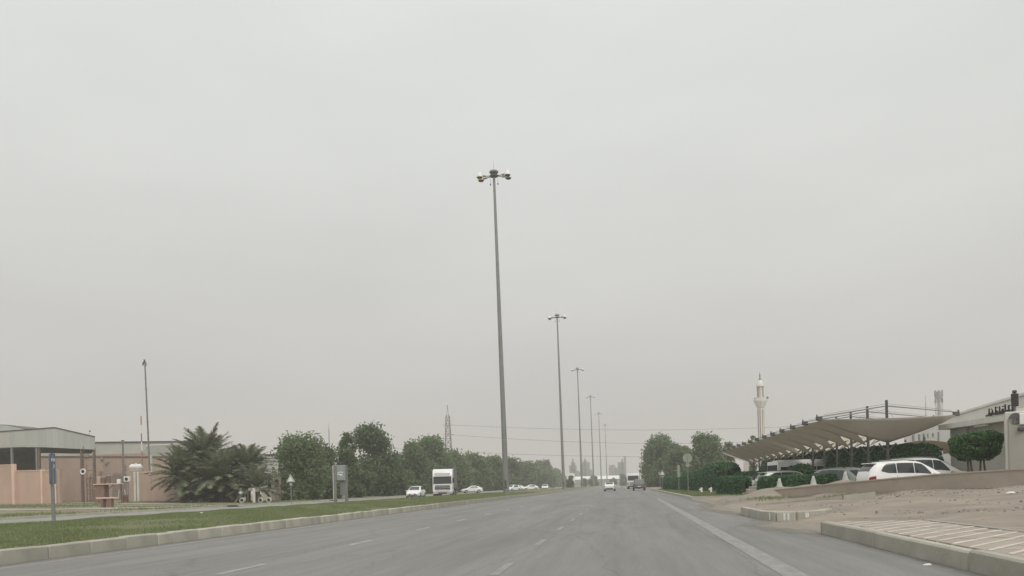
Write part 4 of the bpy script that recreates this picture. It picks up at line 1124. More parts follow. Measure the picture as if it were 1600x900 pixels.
# cars by the wall and under the shade roof
c_ = car('estate_car', 'white estate car right behind the wall, red tail light showing', 'car', (13.3, 40.2, .25), R(-82), CARW, 'suv', 'cars parked behind the wall'); c_.scale = (.93, .93, .93)
car('estate_car', 'silvery white car parked just beyond the white estate car', 'car', (15.3, 43.6, .32), R(-80), CARS, 'suv', 'cars parked behind the wall')
GP = 'cars parked by the hedges'
car('estate_car', 'dark grey green off-roader left of the white estate car', 'car', tuple(D(1330, 752, 45.5))[:2] + (-.05,), R(-150), CARG, 'suv', GP)
car('estate_car', 'silver car whose roof shows above the low hedge with the markers', 'car', tuple(D(1236, 752, 57))[:2] + (-.02,), R(-80), CARS, 'suv', GP)
v_ = bus('white van under the shade roof, its roof showing over the rear hedge', tuple(D(1254, 750, 66))[:2] + (.05,), R(-75)); v_.scale = (.78, .55, .82); v_.name = 'van'; v_['category'] = 'van'
car('sedan', 'pale saloon at the far end of the low hedges under the shade roof', 'car', tuple(D(1150, 752, 72))[:2] + (.05,), R(-6), CARS, 'sedan', GP)
car('sedan', 'white saloon right of the pale saloon under the far shade roof', 'car', tuple(D(1180, 752, 70))[:2] + (.05,), R(-6), CARW, 'sedan', GP)
# ------------------------------------------------------------------ tall lamp masts on the central reservation
def floodlight(parent, a, ang, matl, tilt=0.0):
    """arm, gear box and bell-shaped reflector"""
    d = Vector((math.cos(ang), math.sin(ang), 0)); z = 35.55
    g = MB(); g.tube(Vector((0, 0, z)) + d * .3, Vector((0, 0, z - .08)) + d * 1.05, .045, None, 6); arm = part('arm', g, STEELD, parent)
    g = MB(); g.cbox(tuple(Vector((0, 0, z - .05)) + d * 1.18), (.50, .20, .16), .03, rz=ang); part('gear_box', g, STEEL, arm)
    c = Vector((0, 0, z)) + d * 1.62
    g = MB(); g.lathe([(.05, .36), (.16, .34), (.26, .14), (.35, -.08), (.37, -.18), (.32, -.22)], 14, tuple(c)); part('reflector', g, matl, arm, True)
    g = MB(); g.lathe([(.32, -.222), (.27, -.29), (.10, -.33)], 14, tuple(c)); part('lens', g, STEELD, arm, True)
def lamp_mast(label, x, y, yellow):
    t = thing('lamp_mast', label, 'lamp post', (x, y, zmed(x) - .02), 0, 'tall lamp masts on the central reservation')
    t.rotation_euler = (0, -R(0.85), 0)
    g = MB(); zz = [0, 9, 18, 27, 35.6]; rr = [.33, .275, .225, .175, .13]
    for i in range(4): g.tube((0, 0, zz[i]), (0, 0, zz[i + 1] + .02), rr[i], rr[i + 1], 16)
    part('pole', g, STEEL, t, True)
    g = MB(); g.lathe([(.62, 0), (.62, .05), (.36, .06), (.36, .3)], 16); part('base_plate', g, STEEL, t)
    g = MB(); g.cbox((0, -.325, 1.1), (.22, .05, .9), .01); part('service_door', g, STEELD, t)
    g = MB(); g.lathe([(.40, 35.45), (.46, 35.5), (.46, 35.62), (.40, 35.66)], 14); part('headframe_ring', g, STEELD, t)
    g = MB(); g.lathe([(.30, 35.88), (.50, 35.9), (.52, 36.0), (.46, 36.10), (.2, 36.14)], 14); part('top_cover', g, STEEL, t, True)
    for i, an in enumerate((-14, 17, 163, 197)):
        floodlight(t, 0, R(an), YEL if (yellow and i == 2) else WHITE)
    for sg in (-1, 1):
        g = MB(); g.tube((sg * .42, 0, 35.45), (sg * .42, 0, 34.7), .012); g.cbox((sg * .42, 0, 34.62), (.12, .12, .18), .02); part('winch_cable', g, STEELD, t)
    g = MB(); g.tube((0, 0, 36.1), (0, 0, 37.3), .02, .008); part('lightning_rod', g, STEEL, t)
names = ['nearest and tallest-looking lamp mast, with one yellowed floodlight', 'second nearest lamp mast along the central reservation', 'third lamp mast along the central reservation',
         'fourth lamp mast, in front of the white hall', 'fifth lamp mast along the central reservation', 'farthest lamp mast, left of the far white car']
for i, n_ in enumerate(names):
    Y = 88.7 + 77 * i
    px = [791, 881, 909.5, 928, 940, 949][i]
    lamp_mast(n_, XA(px, Y, 762), Y, i == 0)

# ------------------------------------------------------------------ signs
def pole_sign(name, label, px, base, Y, z, build, top_y):
    x = XA(px, Y, base); t = thing(name, label, 'road sign', (x, Y, z)); hgt = ZA(px, top_y, Y) - z
    build(t, hgt); return t
def blue_sign(t, h):
    g = MB(); g.tube((0, 0, -.1), (-.04, 0, h), .075, .07, 10); part('post', g, STEEL, t, True)
    P = MB(); w, hh = .74, 1.24
    pts = []
    for cx, cz, a0 in ((w / 2 - .1, hh / 2 - .1, 0), (-w / 2 + .1, hh / 2 - .1, 90), (-w / 2 + .1, -hh / 2 + .1, 180), (w / 2 - .1, -hh / 2 + .1, 270)):
        for k in range(4): pts.append((cx + .1 * math.cos(R(a0 + 30 * k)), cz + .1 * math.sin(R(a0 + 30 * k))))
    rz = R(113); c, s = math.cos(rz), math.sin(rz)
    T = lambda x, z, o: (x * c + o * s - .10, x * s - o * c, z + h - hh / 2 + .02)
    P.extr([T(x, z, .05) for x, z in pts], (.05 * s, -.05 * c, 0)); pl = part('panel', P, BLUE, t)
    A = MB(); A.extr([T(x, z, .105) for x, z in ((-.07, -.45), (.07, -.45), (.07, -.02), (.22, .12), (.14, .2), (-.07, .05))], (.004 * s, -.004 * c, 0)); part('arrow', A, SIGNW, pl)
    A = MB(); A.extr([T(x, z, .105) for x, z in ((-.25, .3), (.25, .3), (.25, .42), (-.25, .42))], (.004 * s, -.004 * c, 0)); part('lettering', A, SIGNW, pl)
pole_sign('direction_sign', 'blue road sign seen edge-on on a grey post in the grass', 84, 812, 29.5, zmed(-20.5), blue_sign, 709)

def panel_sign(t, h):
    for dx, r in ((-.30, .085), (.30, .075)):
        g = MB(); g.cbox((dx, 0 if dx < 0 else .25, h / 2 - .1), (.17, .14, h + .2), .02); part('post', g, STEEL, t)
    g = MB(); g.cbox((-.395, -.02, h * .56), (.03, .15, h * .88), .005); part('edge_trim', g, SIGNW, t)
    g = MB(); g.cbox((.02, .05, h - .45), (.62, .09, .92), .02); p = part('panel', g, SIGNG, t)
    for i, (x, z, w) in enumerate([(-.06, -.43, .10), (.07, -.40, .08), (.16, -.44, .09), (-.02, -.54, .26), (.1, -.60, .18)]):
        g = MB(); g.box((x, -.004, h + z), (w, .01, .06)); part('lettering', g, SIGNW, p)
    g = MB(); g.cbox((.30, .07, h - .45), (.03, .12, .92), .005); part('edge_trim', g, SIGNW, t)
    g = MB(); g.cbox((.10, .2, h * .42), (.34, .06, .9), .01); part('lower_panel', g, STEEL, t)
pole_sign('panel_sign', 'grey two-post sign panel with small white lettering on the median', 532, 786, 46.5, zmed(-17) - .01, panel_sign, 727)

def tri_sign(s=.42):
    def f(t, h):
        g = MB(); g.tube((0, 0, -.1), (0, 0, h - .1), .04, None, 8); part('post', g, STEEL, t, True)
        g = MB(); g.extr([(-s, -.05, h - 2 * s * .87), (s, -.05, h - 2 * s * .87), (0, -.05, h)], (0, -.02, 0)); p = part('plate', g, SIGNW, t)
        g = MB()
        for a, b in (((-s * .8, h - 1.62 * s), (s * .8, h - 1.62 * s)), ((s * .8, h - 1.62 * s), (0, h - .25 * s)), ((0, h - .25 * s), (-s * .8, h - 1.62 * s))):
            g.tube((a[0], -.075, a[1]), (b[0], -.075, b[1]), .025, None, 4)
        part('border', g, SIGNG, p)
        g = MB(); g.cbox((.02, -.04, h - 2.3 * s), (.3, .05, .2), .01); part('small_plate', g, SIGNG, t)
    return f
pole_sign('warning_sign', 'small triangular warning sign on a thin post near the palms', 455, 777, 72, zleft(-30 - 8, 72) - .15, tri_sign(), 741)
pole_sign('warning_sign', 'triangular warning sign at the kerb below the big right tree', 1035.5, 765, 108, .12, tri_sign(.36), 735)
def double_post(t, h):
    g = MB(); g.tube((0, 0, -.1), (0, 0, h), .045, None, 8); part('post', g, STEEL, t, True)
    g = MB(); g.cbox((-.02, -.06, h - .18), (.34, .05, .34), .02); part('plate', g, SIGNG, t)
pole_sign('plate_sign', 'thin post with a small plate left of the right-hand triangle sign', 1031.5, 764, 110, .12, double_post, 738)
def round_sign(t, h):
    g = MB(); g.tube((0, 0, -.1), (0, .04, h - .1), .04, None, 8); part('post', g, STEEL, t, True)
    g = MB(); g.lathe([(.43, -.015), (.43, .015)], 28, (0, 0, h - .43), 'Y'); p = part('disc', g, mat('pale_green_sign', (.30, .33, .27), .6, .08), t)
    g = MB(); g.box((0, -.025, h - .43), (.05, .02, .82)); part('mounting_rail', g, STEEL, p)
    g = MB(); g.lathe([(.20, -.015), (.20, .015)], 20, (0, 0, h - 1.08), 'Y'); p2 = part('small_disc', g, mat('pale_green_sign', (.30, .33, .27)), t)
    g = MB(); g.lathe([(.12, -.022), (.12, -.016)], 16, (0, 0, h - 1.08), 'Y'); part('disc_centre', g, SIGNG, p2)
pole_sign('round_sign', 'back of a round road sign with a smaller disc below, before the hedge', 1075.5, 768, 76, .12, round_sign, 708.5)
def slab_sign(t, h):
    g = MB(); g.tube((0, 0, -.1), (0, 0, h - 1.0), .04, None, 8); part('post', g, STEEL, t, True)
    g = MB(); g.cbox((0, -.05, h - .58), (.27, .05, 1.16), .02); part('panel', g, mat('pale_green_sign', (.30, .33, .27)), t)
pole_sign('panel_sign', 'narrow upright pale panel on a post left of the round sign', 1061, 766, 80, .12, slab_sign, 727)
for px, lab in ((1096, 'short white marker post, left one before the rounded hedge'), (1111, 'short white marker post, right one before the rounded hedge')):
    x = XA(px, 72, 765); t = thing('marker_post', lab, 'post', (x, 72, .15), 0, 'marker posts before the hedge')
    g = MB(); g.lathe([(.09, -.05), (.09, .42), (.05, .5)], 10); part('shaft', g, SIGNW, t, True); g = MB(); g.cbox((-.1, 0, .32), (.2, .1, .14), .02); part('bracket', g, SIGNW, t)
for px, py, Y, lab in ((1218, 761, 44, 'left white concrete marker cone before the low hedge'), (1271, 757.5, 43, 'middle white concrete marker cone before the low hedge'), (1321, 751, 41.5, 'right white marker cone, half hidden by the wall top')):
    p = D(px, py, Y); t = thing('marker_cone', lab, 'marker', (p.x, Y, p.z - .02), 0, 'white markers before the low hedge')
    g = MB(); g.lathe([(.17, 0), (.16, .06), (.11, .25), (.06, .44), (.04, .48)], 10); part('cone', g, mat('chalky_white', (.48, .48, .44), .8, .2, 5), t, True)
    g = MB(); g.cbox((0, 0, .02), (.4, .4, .06), .02); part('foot', g, CONC, t)
p = D(1178, 760, 53); t = thing('concrete_block', 'pinkish concrete block standing between the two low hedges', 'block', (p.x, 53, 0))
g = MB(); g.cbox((0, 0, .3), (.9, .9, .66), .04); part('block', g, WALLP, t); g = MB(); g.cbox((.1, 0, .7), (.7, .5, .14), .03, rz=.3); part('loose_slab', g, CONC, t)

# ------------------------------------------------------------------ car park shade: posts with arms, fabric wings
SX, SY0, SS, NB = 14.3, 46.3, 3.5, 13
sh = thing('parking_shade', 'long row of brown fabric parking shades on steel posts', 'shade roof', (SX, SY0, 0))
A_, ZT, ZL, ZM, ZP = 3.5, ZA(1294, 654, 46.3), ZA(1388, 693, 46.3), ZA(1388, 634, 46.3), ZA(1388, 625, 46.3)
for i in range(NB + 1):
    y = i * SS
    g = MB(); g.tube((0, y, -.1), (0, y, ZP), .095, .07, 10); post = part('post', g, STEELD, sh, True)
    for sg in (-1, 1):
        g = MB(); g.tube((0, y, ZM), (sg * A_, y, ZT + .12), .04, .03, 6); part('arm', g, STEEL, sh, True)
        g = MB(); g.tube((0, y, ZL - .5), (sg * .45, y, ZL + .02), .04, None, 6); part('bracket', g, STEELD, post)
        g = MB(); g.cbox((sg * (A_ + .05), y, ZT + .02), (.34, .14, .24), .03); g.box((sg * (A_ + .16), y, ZT + .16), (.06, .08, .14)); part('tip_plate', g, STEELD, sh)
    g = MB()
    for sg in (-1, 1):
        g.tube((0, y, ZM + .12), (sg * A_ * .95, y, ZT + .22), .007, None, 4); g.tube((0, y, ZM - .15), (sg * A_ * .5, y + (SS if i < NB else 0), ZT - .25), .006, None, 4)
    part('tie_cable', g, STEELD, sh)
def wing(sg):
    def f(u, v):
        """u across (0 inner, 1 outer), v along the bay"""
        b = math.sin(math.pi * v)
        x_in, z_in = .12 + .95 * b ** 1.3, ZL + .06 + .72 * b ** 1.1
        x_out, z_out = A_ - .15 * b, ZT - .06 * b
        x = x_in + (x_out - x_in) * u
        z = z_in + (z_out - z_in) * (u ** .85) - .07 * math.sin(math.pi * u) * (1 - b)
        return Vector((sg * x, v * SS, z))
    return f
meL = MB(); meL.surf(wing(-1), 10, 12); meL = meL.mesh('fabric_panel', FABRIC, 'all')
meR = MB(); meR.surf(wing(1), 10, 12); meR = meR.mesh('fabric_panel', FABRICL, 'all')  # right wings take the paler copy to look lit from above
for i in range(NB):
    for me in (meL, meR):
        o = link('fabric_panel', me, sh, (0, i * SS, 0))
        md = o.modifiers.new('thick', 'SOLIDIFY'); md.thickness = .012
# near and far end sheets, hung between the tips and the low point of the end post
def gable(u, v):
    x = -A_ + 2 * A_ * u; k = 1 - abs(x) / A_
    top = ZT - .12 * math.sin(math.pi * u) - .05; low = ZT - (ZT - ZL - .05) * k ** .72 if k > 0 else ZT
    bot = min(low, top)
    return Vector((x, -.06 - 1.2 * v * k ** .5 - .1 * math.sin(math.pi * v), bot + (top - bot) * v))
meG = MB(); meG.surf(gable, 28, 8); meG = meG.mesh('end_sheet', FABRIC, 'all')
for yy in (0, NB * SS):
    o = link('end_sheet', meG, sh, (0, yy, 0)); o.scale = (1, 1 if yy == 0 else -1, 1); md = o.modifiers.new('thick', 'SOLIDIFY'); md.thickness = .012
# pale second row of shades further back, glimpsed below the first
s2 = thing('parking_shade', 'pale second row of parking shades glimpsed under the brown row', 'shade roof', (24.5, 70, 0))
for i in range(11):
    y = i * 4.5
    g = MB(); g.tube((0, y, -.1), (0, y, 4.4), .1, .08, 8); part('post', g, STEELD, s2, True)
def wing2(u, v):
    b = math.sin(math.pi * v); return Vector((-4.2 + 8.4 * u, v * 4.5, 2.9 + 1.2 * math.sin(math.pi * u) ** .8 * (1 - .2 * b) + .25 * b))
me2 = MB(); me2.surf(wing2, 12, 8); me2 = me2.mesh('fabric_panel', FABRICL, 'all')
for i in range(10):
    o = link('fabric_panel', me2, s2, (0, i * 4.5, 0)); md = o.modifiers.new('thick', 'SOLIDIFY'); md.thickness = .012

# ------------------------------------------------------------------ right: hall, gatehouse, pillar
def depth_for(px, py, z, lo=10.0, hi=400.0):
    """distance at which the line of sight through a pixel reaches height z"""
    for _ in range(50):
        mid = (lo + hi) / 2
        if ZA(px, py, mid) < z: lo = mid
        else: hi = mid
    return mid
HY0 = 66.0; HZ = ZA(1600, 614, HY0); HX0 = XA(1600, HY0, 614); HY1 = depth_for(1412, 671, HZ); HX1 = XA(1412, HY1, 671)
t = thing('white_hall', 'big pale shed with small upper windows behind the grey gatehouse', 'building', (HX0, HY0, 0))
ex, ey = HX1 - HX0, HY1 - HY0
ln = math.hypot(ex, ey); dx, dy = ex / ln, ey / ln; nx, ny = -dy, dx       # nx,ny points to the road side
print('hall', HX0, HY0, HX1, HY1, HZ)
def hall_wall(s0, s1, z0, z1, off=0.0, th=.3):
    a = (dx * s0 + nx * off, dy * s0 + ny * off); b = (dx * s1 + nx * off, dy * s1 + ny * off); c = (b[0] - nx * th, b[1] - ny * th); d = (a[0] - nx * th, a[1] - ny * th)
    return [(p[0], p[1], z0) for p in (a, b, c, d)], z1 - z0
g = MB(); P_, h_ = hall_wall(-30, ln, -.2, HZ - .2, 0, 22); g.prism(P_, h_); part('wall', g, mat('pale_hall_paint', (.74, .74, .70), .7, .05, .3), t)
g = MB(); P_, h_ = hall_wall(-30.2, ln + .2, HZ - .19, HZ, .15, 22.3); g.prism(P_, h_); part('roof_edge', g, SHEETW, t)
hw = lambda s0, s1, z0, z1: None
for pxa, pxb, ya, yb in ((1425.5, 1429.5, 680, 692), (1435, 1439, 679, 691), (1442, 1446, 678, 690), (1449, 1451.5, 678, 683.5), (1456.5, 1460, 677, 682.5), (1465.5, 1468.5, 675.5, 691)):
    # intersect the two lines of sight with the wall plane
    def hit(px, py):
        d = ray(px, py); k = (HX0 * nx + HY0 * ny) / (d.x * nx + d.y * ny); return Vector((d.x * k - HX0, d.y * k - HY0, CAMZ + d.z * k))
    p0, p1, p2 = hit(pxa, yb), hit(pxb, yb), hit(pxa, ya)
    s0, s1 = p0.x * dx + p0.y * dy, p1.x * dx + p1.y * dy
    w_ = MB(); P_, h_ = hall_wall(s0, s1, p0.z, p2.z, .02, .1); w_.prism(P_, h_); wo_ = part('window', w_, WINB, t)
    f_ = MB()
    for a, b, z0, z1 in ((s0, s0 + .12 * (1 if s1 > s0 else -1), p0.z, p2.z), (s1 - .12 * (1 if s1 > s0 else -1), s1, p0.z, p2.z)):
        P_, h_ = hall_wall(a, b, z0 - .06, z1 + .06, .06, .1); f_.prism(P_, h_)
    P_, h_ = hall_wall(min(s0, s1) + .13, max(s0, s1) - .13, p0.z - .1, p0.z, .08, .12); f_.prism(P_, h_)
    part('window_frame', f_, SHEETW, wo_)

GY0 = 40.0; GZ = ZA(1574, 646, GY0); GX0 = XA(1574, GY0, 646); GY1 = depth_for(1466, 663, GZ); GX1 = XA(1466, GY1, 663)
gl = math.hypot(GX1 - GX0, GY1 - GY0); ga = math.atan2(GX0 - GX1, GY1 - GY0)
print('gate', GX0, GY0, GX1, GY1, GZ)
t = thing('gatehouse', 'grey rendered gatehouse with overhanging flat roof and dark roof lettering', 'building', (GX0, GY0, 0), ga)
# local axes: y runs along the front away from us, +x into the building
def gbox(nm, x0, x1, y0, y1, z0, z1, mt_, par=None):
    g = MB(); g.box(((x0 + x1) / 2, (y0 + y1) / 2, (z0 + z1) / 2), (x1 - x0, y1 - y0, z1 - z0)); return part(nm, g, mt_, par or t)
gbox('wall', .55, 6, .3, gl - 2.2, .2, GZ - .32, WALLG)
gbox('wall', .38, 5.5, gl - 2.19, gl - .5, .1, GZ - .32, mat('grey_render_shaded', (.32, .315, .29), .9, .1, .5))  # darker render paints in the shade of a recess at this end
rf = gbox('roof', 0, 6.4, 0, gl, GZ - .31, GZ - .05, CREAM)
gbox('parapet', .5, 5.5, .2, gl * .42, GZ - .04, GZ + .24, CREAM, rf)
gbox('eave_light', .25, .37, gl * .35, gl * .52, GZ - .40, GZ - .32, SIGNW, rf)
gbox('wall_lamp', .42, .54, gl * .24, gl * .25, GZ - 1.2, GZ - .8, STEELD)
gbox('wall_lamp', .45, .54, gl * .10, gl * .14, GZ - .78, GZ - .7, SIGNW)
gbox('door', .50, .545, gl * .05, gl * .05 + .9, .9, 2.3, mat('dull_door', (.30, .27, .235), .8, .1))
# roof lettering: dark cut-out script along the parapet
lt = [(0.00, .10, .55, .09), (.10, .32, .08, .40), (.30, .20, .42, .10), (.55, .26, .09, .30), (.80, .14, .50, .10), (1.0, .36, .07, .44), (1.15, .24, .10, .22), (1.35, .12, .55, .11), (1.55, .34, .08, .42), (1.75, .20, .36, .10), (1.95, .30, .16, .16), (2.1, .12, .5, .10), (2.3, .38, .09, .46), (2.55, .20, .40, .12), (2.75, .34, .10, .36), (3.0, .13, .55, .1), (3.25, .32, .10, .40), (3.4, .24, .3, .1), (.45, .46, .07, .07), (1.25, .48, .07, .07), (2.0, .50, .14, .06), (2.9, .5, .07, .07)]
for a, zc, wy, hz_ in lt:
    g = MB(); g.cbox((.42, gl * .36 - a * gl * .096, GZ + .02 + zc * .8), (.06, wy * .95, hz_ * .8), .015); part('letter', g, BLACK, t)
# cream pillar with louvre and dark disc
PYY = 35.0; PXL = XA(1571, PYY, 700)
t = thing('gate_pillar', 'tall cream gate pillar with dark louvre and round dark disc', 'pillar', (PXL, PYY, .9), R(-22))
P0 = lambda px, py: Matrix.Rotation(R(22), 3, 'Z') @ (D(px, py, PYY) - Vector((PXL, PYY, .9)))
ph = P0(1590, 643).z
g = MB(); g.cbox((1.1, .6, ph / 2 - .2), (2.2, 1.2, ph + .4), .04); part('shaft', g, CREAM, t)
g = MB(); g.cbox((1.1, -.03, 1.2), (2.0, .1, 2.6), .03); part('lower_panel', g, WALLG, t)
c = P0(1586.5, 655); g = MB(); g.lathe([(.24, -.05), (.24, .03)], 24, (c.x, -.03, c.z), 'Y'); part('disc', g, mat('dark_disc', (.12, .125, .125), .5, .1), t)
c = P0(1585.5, 625)
g = MB(); g.tube((c.x, .12, ph - .1), (c.x, .12, c.z), .04); part('louvre_post', g, STEEL, t, True)
lv_ = MB(); lv_.cbox((c.x, .10, c.z), (.26, .22, .52), .02); lo_ = part('louvre_box', lv_, STEELD, t)
for k in range(6):
    g = MB(); g.box((c.x, -.03, c.z - .21 + k * .085), (.23, .03, .03), rx=.5); part('louvre_slat', g, STEELD, lo_)
c = P0(1585, 612); g = MB(); g.cbox((c.x, .1, c.z), (.16, .26, .10), .02); g.tube((c.x, .12, c.z - .2), (c.x, .12, c.z), .03); part('flood_lamp', g, STEELD, t)
c = P0(1595, 671); g = MB(); g.cbox((c.x, -.12, c.z), (.24, .2, .16), .03); part('camera_box', g, STEELD, t)
g = MB(); g.cbox((c.x + .15, -.1, c.z + .40), (.4, .14, .45), .02); part('sign_box', g, WHITE, t)
# railings between hall and gatehouse
RYY = 49.0; RX0 = XA(1454, RYY, 720)
t = thing('railing', 'white steel railings between the hedge end and the gatehouse', 'fence', (RX0, RYY, .2))
rw_ = XA(1474, RYY, 720) - RX0; zt_ = ZA(1464, 704, RYY) - .2
for k in range(8):
    g = MB(); g.box((rw_ * (k + .5) / 8, 0, zt_ / 2), (.045, .045, zt_)); part('bar', g, WHITE, t)
g = MB(); g.box((rw_ / 2, 0, zt_ * .9), (rw_, .05, .06)); part('top_rail', g, WHITE, t); g = MB(); g.box((rw_ / 2, .02, zt_ + .06), (rw_, .1, .14)); part('lintel', g, BLACK, t)
g = MB(); g.box((rw_ / 2, .3, zt_ * .3), (rw_, .2, zt_ * .7)); part('plinth', g, WALLG, t)

# minaret
Y = 217.0; x = XA(1190, Y, 700); pxm = Y / 1256
t = thing('minaret', 'slender pale minaret with a balcony rising behind the shade roof', 'tower', (x, Y, 0))
zz = lambda py: ZA(1190, py, Y)
PALE = mat('pale_minaret_stone', (.74, .72, .68), .85, .06, .3)
g = MB(); g.lathe([(.88, 0), (.80, zz(637))], 8); part('shaft', g, PALE, t)
for k in range(8):
    an = R(45 * k + 22.5); g = MB(); g.box((math.cos(an) * .78, math.sin(an) * .78, zz(665)), (.1, .24, zz(640) - zz(690)), rz=an); part('shaft_panel', g, mat('brown_panel', (.36, .31, .25), .9, .15), t)
g = MB(); g.lathe([(.98, zz(637)), (1.2, zz(634)), (1.7, zz(628)), (1.78, zz(626)), (1.78, zz(624.5)), (1.0, zz(624.4))], 8); part('balcony', g, PALE, t)
g = MB(); g.lathe([(1.66, zz(624.4)), (1.72, zz(621.5)), (1.60, zz(621.5)), (1.58, zz(624.4))], 8, cap=False); part('balustrade', g, PALE, t)
g = MB(); g.lathe([(.62, zz(624.5)), (.62, zz(604))], 8); part('lantern_core', g, PALE, t)
for k in range(8):
    an = R(45 * k); g = MB(); g.box((math.cos(an) * .84, math.sin(an) * .84, zz(614)), (.16, .16, zz(604) - zz(624.5)), rz=an); part('column', g, mat('brown_panel', (.36, .31, .25)) if k % 2 else PALE, t)
g = MB(); g.lathe([(.98, zz(604)), (.98, zz(602)), (.84, zz(599)), (.66, zz(596)), (.40, zz(593.5)), (.36, zz(593))], 12); part('dome', g, PALE, t, True)
g = MB(); g.lathe([(.5, zz(593)), (.14, zz(591.5)), (.12, zz(588)), (.22, zz(587.5)), (.08, zz(585)), (.05, zz(581))], 8); part('finial', g, STEELD, t)
for k in (0, 3):
    an = R(45 * k - 10); g = MB(); g.cbox((math.cos(an) * 1.7, math.sin(an) * 1.7, zz(622)), (.7, .35, .5), .1, rz=an); part('loudspeaker', g, STEELD, t)
g = MB(); g.box((6, 6, 3.0), (18, 12, 6.5)); part('prayer_hall', g, PALE, t)

# lattice structures
def lattice(name, label, cat, px, Y, top_y, w0, w1, nseg, matl, r=.06, arms=None, head=None, group=None):
    x = XA(px, Y, 755); hgt = ZA(px, top_y, Y)
    t = thing(name, label, cat, (x, Y, 0), R(20), group)
    cs = [(-1, -1), (1, -1), (1, 1), (-1, 1)]
    wz = lambda q_: (w0 + (w1 - w0) * q_) / 2
    for a in cs:
        g = MB(); g.tube((a[0] * w0 / 2, a[1] * w0 / 2, -.2), (a[0] * w1 / 2, a[1] * w1 / 2, hgt), r * 1.4, r, 5); part('leg', g, matl, t)
    for k in range(nseg):
        q0, q1 = k / nseg, (k + 1) / nseg; a, b = wz(q0), wz(q1); z0, z1 = hgt * q0, hgt * q1
        g = MB()
        for i in range(4):
            c0, c1 = cs[i], cs[(i + 1) % 4]
            g.tube((c0[0] * a, c0[1] * a, z0), (c1[0] * b, c1[1] * b, z1), r * .7, None, 4); g.tube((c1[0] * a, c1[1] * a, z0), (c0[0] * b, c0[1] * b, z1), r * .7, None, 4); g.tube((c0[0] * b, c0[1] * b, z1), (c1[0] * b, c1[1] * b, z1), r * .6, None, 4)
        part('bracing', g, matl, t)
    return t, hgt
DKST = mat('weathered_steel', (.20, .195, .185), .7, .1, .5)
t, h_ = lattice('pylon', 'lattice steel pylon standing behind the trees near the truck', 'pylon', 702, 300, 650, 3.6, 1.3, 10, DKST, .10)
g = MB(); g.tube((-.4, 0, h_), (0, 0, ZA(702, 633, 300)), .10, .06, 5); g.tube((.4, 0, h_), (0, 0, ZA(702, 633, 300)), .10, .06, 5); g.cbox((0, 0, ZA(702, 634, 300)), (.3, .3, .6), .05); part('peak', g, DKST, t)
for zz_ in (664, 679):
    g = MB(); g.tube((-2.2, 0, ZA(702, zz_, 300)), (2.2, 0, ZA(702, zz_, 300)), .07, None, 5); part('cross_arm', g, DKST, t)
t, h_ = lattice('telecom_tower', 'grey telecom tower with antenna panels behind the pale shed', 'tower', 1470, 300, 612, 1.9, 1.5, 14, mat('pale_tower_steel', (.40, .40, .39), .6, .1), .08)
g = MB(); g.tube((0, 0, 0), (0, 0, h_), .55, .45, 10); part('core_pole', g, mat('pale_tower_steel', (.40, .40, .39)), t, True)
g = MB(); g.lathe([(.5, h_ - 2.6), (1.25, h_ - 2.5), (1.25, h_ - .1), (.5, h_)], 12); part('antenna_shroud', g, mat('antenna_grey', (.30, .30, .295), .6, .1), t)
for k in range(6):
    an = R(60 * k)
    for zz_, hh in ((614.5, 2.2), (626, 1.4)):
        g = MB(); g.cbox((math.cos(an) * 1.3, math.sin(an) * 1.3, ZA(1470, zz_, 300)), (.35, .22, hh), .03, rz=an + R(90)); part('antenna_panel', g, mat('antenna_grey', (.30, .30, .295), .6, .1), t)
x = XA(1449, 260, 740); t = thing('radio_mast', 'thin radio mast left of the telecom tower', 'mast', (x, 260, 0)); h_ = ZA(1449, 617, 260)
g = MB(); g.tube((0, 0, 0), (0, 0, h_ * .9), .22, .14, 8); part('pole', g, mat('pale_tower_steel', (.40, .40, .39)), t, True); g = MB(); g.tube((0, 0, h_ * .9), (0, 0, h_), .05, .03, 6); part('aerial', g, STEELD, t)
x = XA(516, 240, 760); t = thing('radio_mast', 'thin far mast rising between the bushy tree and slim tree', 'mast', (x, 240, 0)); h_ = ZA(516, 661, 240)
g = MB(); g.tube((0, 0, 0), (0, 0, h_ * .92), .17, .12, 8); part('pole', g, DKST, t, True); g = MB(); g.tube((0, 0, h_ * .92), (0, 0, h_), .06, .04, 6); part('aerial', g, DKST, t)
# power lines over the road
for k, (za, zb, lab) in enumerate(((664, 676, 'topmost thin power line crossing above the road'), (679, 698, 'middle thin power line crossing above the road'), (700, 719, 'lowest thin power line crossing above the road'))):
    a = D(702, za, 300) if k < 2 else D(600, 700, 330); b = D(960, zb + (1 if k else 0), 310); c = D(1160, zb + 1, 330); d_ = D(1520, zb - 28, 360)
    pts = []
    for i in range(41):
        s = i / 40
        p = (a * (1 - s) ** 3 + b * 3 * s * (1 - s) ** 2 + c * 3 * s * s * (1 - s) + d_ * s ** 3); pts.append(p)
    g = MB(); g.path(pts, .055, 5); o = link('power_line', g.mesh('power_line', DKST)); tag(o, lab, 'wire', 'power lines over the road')

